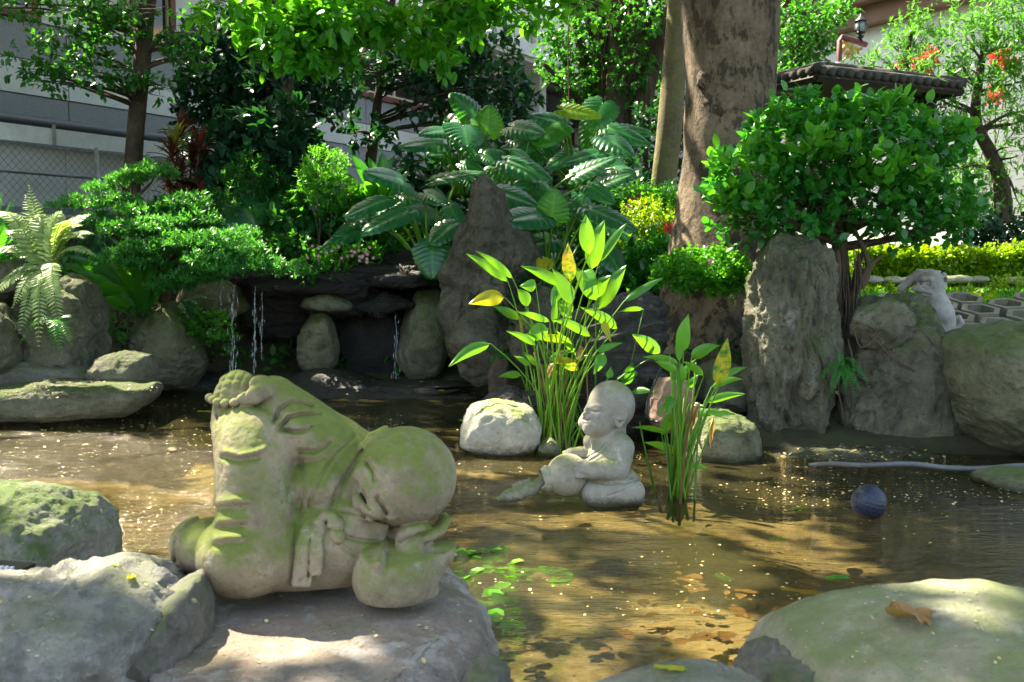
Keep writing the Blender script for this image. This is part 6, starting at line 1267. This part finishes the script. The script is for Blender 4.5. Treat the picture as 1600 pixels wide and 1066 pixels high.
# gazebo
GA = R(25.5); e1, e2 = np.array([math.cos(GA), math.sin(GA), 0]), np.array([-math.sin(GA), math.cos(GA), 0]); GC0 = P(1275, 112, 10.6); zE = GC0[2]; S_ = 2.15
gz_ = thing('gazebo', 'dark-tiled garden gazebo roof behind the round-crowned ficus', 'gazebo', np.append((GC0+e1*S_/2+e2*S_/2)[:2], .6))
ctr = GC0+(e1+e2)*S_/2 + np.array([0, 0, .27]); cs = [GC0, GC0+e1*S_, GC0+(e1+e2)*S_, GC0+e2*S_]
for k in range(4):
    a, b = cs[k], cs[(k+1) % 4]; t_ = np.array([0, 0, .05])
    MB().mixed([a, b, ctr, a-t_, b-t_, ctr-t_], [[0,3,4,1],[1,4,5,2],[2,5,3,0]], [[0,1,2],[3,5,4]]).build('roof_slope', MT['wood_dark'], gz_, False)
    n_ = 17
    for i_ in range(n_):
        u = (i_+.5)/n_; p0 = a+(b-a)*u; v = 1-abs(2*u-1); pe = p0 + ((ctr-(a+b)/2))*v*.96; out_ = nrm((a+b)/2-ctr)*.05
        MB().tube([p0+np.array([0,0,.02])+out_, pe+np.array([0,0,.03])], [.046, .042], 8).build('roof_tile_row', MT['tile_dark'], gz_)
    MB().tube([a+np.array([0,0,.05])+nrm(a-ctr)*.05, ctr+np.array([0,0,.06])], .05, 8).build('hip_ridge', MT['tile_dark'], gz_)
    MB().tube([a-np.array([0,0,.06]), b-np.array([0,0,.06])], .045, 4).build('eave_beam', MT['wood_dark'], gz_, False)
    q = a + (ctr-a)*.22; MB().tube([[q[0], q[1], .5], [q[0], q[1], zE+.05]], .06, 10).build('post', MT['wood_dark'], gz_)
    q2 = b + (ctr-b)*.22; MB().tube([[q[0], q[1], 1.15], [q2[0], q2[1], 1.15]], .035, 6).build('rail', MT['wood_dark'], gz_)
# sign bracket with a gold character, lantern on its arm
sp = thing('hanging_sign', 'gold brush-script character hanging from a purple-brown pipe bracket', 'sign', np.append(P(1312, 100, 13.2)[:2], .7))
a, c_, e = P(1311, 110, 13.2), P(1312, 58, 13.2), P(1353, 70, 13.35); MB().tube(np.vstack([[a[0], a[1], .7], a, c_-np.array([0,0,.05]), c_+np.array([.03,0,0]), e]), .037, 10).build('pipe', MT['sign_pipe'], sp)
MB().tube([P(1311, 112, 13.2), P(1311, 98, 13.2)], .058, 10).build('collar', MT['galv'], sp)
m = MB()
for st in ([(1316,64),(1324,70),(1330,78)],[(1322,62),(1320,74),(1315,84)],[(1314,76),(1326,72),(1338,73)],[(1330,66),(1333,76),(1326,88),(1316,95)],[(1322,80),(1330,84),(1337,93)],[(1318,86),(1326,82),(1340,82)],[(1328,70),(1340,78),(1336,86)],[(1344,74),(1347,78)],[(1330,90),(1332,94)],[(1342,80),(1338,84)]):
    pts = cr([P(x, y, 13.25) for x, y in st], 5); m.tube(pts, rs([.010, .024, .030, .022, .008], len(pts)), 6)
m.build('character', MT['gold'], sp)
lb = P(1344, 66, 13.3)
lp = thing('lantern', 'black glass-sided lantern standing on the end of the sign bracket', 'lantern', lb)
def lathe(prof, base, sides=14):
    m = MB(); a = np.linspace(0, 2*np.pi, sides, endpoint=False); V = np.array([[r*math.cos(t), r*math.sin(t), z] for r, z in prof for t in a])+base
    i, j = np.meshgrid(np.arange(len(prof)-1), np.arange(sides), indexing='ij'); j2 = (j+1) % sides
    return m.add(V, np.stack([i*sides+j, i*sides+j2, (i+1)*sides+j2, (i+1)*sides+j], -1).reshape(-1, 4))
lathe([(.001,0),(.03,0),(.022,.05),(.045,.06),(.045,.08),(.02,.09),(.02,.10),(.06,.11),(.06,.125),(.001,.125)], lb).build('stem', MT['black'], lp)
lathe([(.001,.126),(.05,.127),(.075,.17),(.068,.235),(.058,.255),(.001,.256)], lb).build('glass', MT['lamp_glass'], lp)
for k in range(6):
    t_ = k*np.pi/3; d = np.array([math.cos(t_), math.sin(t_), 0]); MB().tube([lb+d*.06+[0,0,.12], lb+d*.083+[0,0,.17], lb+d*.076+[0,0,.235], lb+d*.06+[0,0,.26]], .005, 5).build('bar', MT['black'], lp)
lathe([(.001,.258),(.085,.258),(.08,.275),(.045,.30),(.03,.325),(.012,.335),(.012,.36),(.001,.37)], lb).build('cap', MT['black'], lp)
# red flowering sprays against the temple wall
rng = np.random.default_rng(91)
for k, (x, y, rx, ry, lab) in enumerate([(1408,110,10,6,'small red flower cluster just above the gazebo tiles'),(1438,104,12,12,'tall slanting red flower spray above the gazebo eave, lower part'),(1452,90,9,12,'upper end of the slanting red flower spray'),(1575,104,16,5,'flat red flower cluster high among the right podocarp branches'),(1556,148,8,10,'red flower cluster framed by dark podocarp branches near the right edge'),(1560,86,10,5,'dim red flower cluster above the flat one in the right podocarp')]):
    Y = 13.4; c_ = P(x, y, Y); th = thing('flower_spray', lab, 'flowers', c_ - np.array([0, 0, .2]), 'red flowers against the temple wall'); m = MB()
    foliage(m, rng, c_, (M(rx,Y), .15, M(ry,Y)), 46, .045, 7, T_ROUND, .1, .2, seed=k); m.build('petals', MT['redflower'], th)
    m = MB(); g_ = np.array([c_[0]+.15*rng.normal(), c_[1]+.5, .7]); m.tube(wobble(bez(g_, (g_+c_)/2+[.1,.2,0], c_, 10), .05, 2, k), .008, 5); m.build('stem', MT['twig'], th)
# ------------------------------------------------------------------ small things
# ribbed navy ball
bp = G(1357, 805) + np.array([0, 0, .056]); rb = M(27, 4.25)
V, F = ico(5); ax = nrm(np.array([.25, -.1, 1.])); la = V@ax; rib = np.abs(((np.arcsin(np.clip(la, -1, 1))/np.pi+.5)*13) % 1-.5)*2
bl = thing('ball', 'navy ribbed plastic ball floating in the pond at right', 'ball', bp-np.array([0, 0, .05]))
MB().add(bp + V*rb*(1-.035*(rib > .86))[:, None], F).build('shell', MT['ball'], bl)
MB().add(bp + ax*rb*.99 + V*np.array([.012, .012, .006]), F).build('valve', MT['ball'], bl)
# hose and cable
MB().tube(cr([G(1265,727,.0), G(1300,725,.03), G(1350,727,.05), G(1420,725,.07), G(1480,731,.05), G(1540,732,.05), G(1590,728,.07), G(1700,724,.09)], 10), .0135, 10).build('hose', MT['hose'], None, True, 'grey hose lying along the right water edge', 'hose')
MB().tube(cr([P(1040,560,5.45), P(1022,600,5.45), P(1012,625,5.42), P(1010,645,5.4), P(1016,656,5.4), P(1030,660,5.35)], 8), .007, 6).build('cable', MT['cable'], None, True, 'black cable hanging beside the rounded brown stone', 'cable')
rng = np.random.default_rng(92); m = MB(); V, F = ico(1)
for k in range(16): m.add(V*np.array([.012+.02*rng.random(), .02, .004]) + G(994+40*rng.random(), 652+12*rng.random(), .02), F)
m.build('paint_flakes', MT['cyan'], kind='stuff')
# slatted grating beside the near left boulder
gp = P(14, 882, 2.35); gb = thing('grating', 'small dark box with pale slats at the left edge between two boulders', 'grating', gp-np.array([0, 0, .06])); rz = R(-14); Q = np.array([[math.cos(rz), -math.sin(rz), 0],[math.sin(rz), math.cos(rz), 0],[0, 0, 1]])
MB().box(gp-np.array([0, 0, .03]), (.05, .03, .028), Q).build('box', MT['black'], gb, False)
for k in range(6): MB().box(gp + Q@np.array([-.036+.0145*k, -.0325, -.004]), (.0035, .004, .011), Q).build('slat', MT['fascia'], gb, False)
# fallen leaves
def fallen(px, py, z, L, w, rot, mat, label, curl=.3, Yp=None, cat='leaf'):
    rng = np.random.default_rng(int(px)); c_ = (G(px, py, z) if Yp is None else P(px, py, Yp)) + np.array([0, 0, .004]); n, m_ = 19, 11; t = np.linspace(0, 1, n); T, U = np.meshgrid(t, np.linspace(-1, 1, m_), indexing='ij')
    wd = np.sin(np.pi*np.clip(T, .015, .985)**.8)**.8*(1+.20*np.cos(T*21+rng.random()*6)*np.sign(U+.01)*.6 + .12*np.cos(T*33)); x = U*wd*w/2; y = (T-.5)*L + .10*L*np.abs(U)*np.cos(T*15)
    zz_ = curl*w*(.55*U*U*np.sin(T*2.6+.4) + .28*np.sin(T*6+1.5*U) + .10*np.cos(U*9+T*4)) + .02*w*rng.normal(size=T.shape); zz_ -= zz_.min()
    a = R(rot); V = np.stack([x*math.cos(a)-y*math.sin(a), x*math.sin(a)+y*math.cos(a), zz_], -1).reshape(-1, 3); i, j = np.meshgrid(np.arange(n-1), np.arange(m_-1), indexing='ij')
    m = MB().add(V+c_, np.stack([i*m_+j, i*m_+j+1, (i+1)*m_+j+1, (i+1)*m_+j], -1).reshape(-1, 4), np.clip(.5+.4*fbm(V*60+px, 2)-.4*np.exp(-(U.ravel()/.1)**2), 0, 1))
    return m.build('fallen_leaf', MT[mat], None, True, label, cat)
from mathutils.bvhtree import BVHTree
_bv = {}
def hit(o, px, py):
    if o.name not in _bv:
        me = o.data; V = np.empty(len(me.vertices)*3, np.float32); me.vertices.foreach_get('co', V)
        _bv[o.name] = BVHTree.FromPolygons([Vector(v) for v in V.reshape(-1, 3).tolist()], [tuple(p.vertices) for p in me.polygons])
    h = _bv[o.name].ray_cast(Vector((0, 0, CAM_Z)), Vector(ray(px, py)), 30)
    return np.array(h[0]) if h[0] is not None else None
rocks = [o for o in SC.objects if o.type == 'MESH' and o.parent is None and o.get('category') == 'rock']
def by(lab): return next(o for o in SC.objects if lab in str(o.get('label', '')))
RB, RL, RR, RS = by('reclining monk lies'), by('near left corner'), by('near right corner'), by('low smooth grey stone')
def on_rock(o, px, py, *a, **k):
    h = hit(o, px, py)
    if h is not None: fallen(px, py, h[2], *a, **k, Yp=h[1])
on_rock(RR, 1420, 976, .085, .062, 35, 'lf_dry', 'curled red-brown dry leaf on the near right boulder', .42)
on_rock(RS, 1046, 1049, .052, .018, 75, 'lf_yellow', 'flat tan pointed leaf on the low grey stone at the bottom edge', .1)
on_rock(RL, 205, 905, .03, .016, 20, 'lf_yellow', 'pale olive leaf on the near left boulder', .15)
on_rock(RL, 180, 886, .02, .012, 60, 'lf_yellow', 'small pale leaf high on the near left boulder', .15)
for px, py, L, w, rot, mt, z, lab in [(1185,884,.17,.06,70,'lf_yellow',-.06,'large yellow leaf under the water in the sunlit patch'),(1255,928,.16,.05,60,'lf_yellow',-.04,'long yellow leaf under the water by the near right boulder'),(1130,905,.10,.05,20,'lf_mid',-.05,'green leaf under the water left of the yellow ones'),(1308,906,.09,.045,100,'lf_bright',.004,'bright green leaf floating beside the near right boulder'),
        (1215,845,.07,.03,80,'lf_lime',.004,'small lime leaf floating in mid pond'),(1250,797,.08,.03,75,'lf_bright',.004,'green leaf floating left of the navy ball'),(1165,927,.09,.04,70,'lf_dry',-.05,'brown leaf under the water below the large yellow leaf'),(1262,922,.08,.05,10,'lf_dry',-.05,'curled brown leaf under the water by the near right boulder'),
        (1075,910,.10,.05,40,'lf_dry',-.07,'brown leaf on the pond bed in mid pond'),(1090,925,.09,.05,120,'lf_dry',-.07,'second brown leaf on the pond bed in mid pond, nearer the viewer'),(1290,932,.09,.035,85,'lf_yellow',-.03,'yellow leaf touching the near right boulder'),
        (1395,880,.12,.04,80,'lf_dry',-.05,'dull orange leaf under the water behind the near right boulder'),(320,645,.12,.05,80,'lf_yellow',.004,'yellow leaf floating behind the raised foot of the reclining monk'),(268,704,.11,.045,30,'lf_dry',.004,'curled tan leaf floating left of the reclining monk'),(100,770,.03,.02,30,'lf_yellow',.004,'tiny yellow leaf floating by the dark mossy boulder')]:
    fallen(px, py, z, L, w, rot, mt, lab, .12 if z > 0 else .08)
rng = np.random.default_rng(101)
MW = by('low glistening wet mound')
for SPOT, (px, py) in enumerate([(584,640-14),(560,598),(700,590),(712,588),(728,604),(745,606),(660,598),(640,606),(705,606),(690,612)]):
    h = hit(MW, px, py)
    if h is not None:
        fallen(px, py, h[2], .05, .032, rng.random()*360, 'lf_dry' if rng.random() < .6 else 'lf_yellow', 'tan leaf on the wet mound below the grotto, '+['leftmost','second from the left','small one below the rounded boulder','third from the left','one by the tree stump','nearest the stump','middle one','lowest one','right middle one','upper right one'][SPOT], .2, Yp=h[1], cat='leaf'); SC.objects[-1]['group'] = 'leaves stuck to the wet mound'
# floating petals and flecks, thousands: one mass
def flecks(name, n, reg, size, mat, seed, z=.004, clump=1.2, thr=-.15):
    rng = np.random.default_rng(seed); m = MB(); pts = []
    (x0, x1), (y0, y1) = reg
    for _ in range(40):
        px = x0+(x1-x0)*rng.random(n*2); py = y0+(y1-y0)*rng.random(n*2)
        g = np.array([G(a, b) for a, b in zip(px, py)]); k = (fbm(g*clump+seed, 3, seed) > thr) & (g[:, 1] < shore(g[:, 0])-.05); pts.append(g[k])
        if sum(map(len, pts)) >= n: break
    p = np.vstack(pts)[:n]; q = p + np.array([0, 0, z]); m_ = len(q); a = rng.random(m_)*6.28; s = size*(.4+rng.random(m_)**2*1.3)
    m.inst(quad_leaf(.34, .12, -.1), q, frames(np.stack([np.cos(a), np.sin(a), .12*rng.normal(size=m_)], 1), [0, 0, 1.]), s, rng.random(m_)); return m.build(name, MT[mat], kind='stuff')
flecks('floating_petals', 1100, ((-30,1640),(615,800)), .012, 'petal', 111, clump=2.6, thr=.02)
flecks('floating_petals', 260, ((700,1640),(740,1000)), .010, 'petal', 112, thr=-.05)
flecks('floating_petals', 280, ((-20,340),(625,720)), .015, 'petal', 113)
flecks('floating_petals', 220, ((1180,1640),(738,800)), .012, 'petal', 116, thr=-.3)
flecks('pond_weed', 150, ((705,790),(855,980)), .05, 'algae', 114, -.012, 6, .0)
flecks('pond_weed', 130, ((790,900),(870,920)), .045, 'algae', 115, -.02, 5, .1)
flecks('sunken_leaves', 75, ((980,1420),(830,970)), .06, 'lf_dry', 117, -.12, 2, -.3)
flecks('sunken_leaves', 110, ((-20,1600),(690,1060)), .06, 'lf_dry', 118, -.13, 2, -.1)
# petals and crumbs on rocks and bank
def litter(objs, n, reg, size, mat, seed):
    rng = np.random.default_rng(seed); m = MB(); q = []
    for _ in range(n):
        o = objs[rng.integers(len(objs))]; h = hit(o, reg[0]+(reg[1]-reg[0])*rng.random(), reg[2]+(reg[3]-reg[2])*rng.random())
        if h is not None: q.append(h)
    if not q: return
    q = np.array(q)+[0, 0, .002]; k = len(q); a = rng.random(k)*6.28
    m.inst(quad_leaf(.3, .1, -.1), q, frames(np.stack([np.cos(a), np.sin(a), .2*rng.normal(size=k)], 1), [0, 0, 1.]), size*(.5+rng.random(k)), rng.random(k)); m.build('fallen_petals', MT[mat], kind='stuff')
litter([RB], 46, (300,740,900,1040), .009, 'petal', 121); litter([RR], 60, (1230,1590,915,1050), .006, 'petal', 122); litter([RL], 30, (0,280,880,1050), .007, 'petal', 123)
BK = by('pale mortar footing'); litter([BK], 420, (1170,1600,690,742), .02, 'petal', 124); litter([BK], 160, (1170,1600,690,742), .035, 'lf_dry', 125)
litter([MW], 60, (440,790,580,620), .018, 'petal', 126); litter([by('low wet rock shelf')], 60, (0,250,590,625), .018, 'petal', 127)
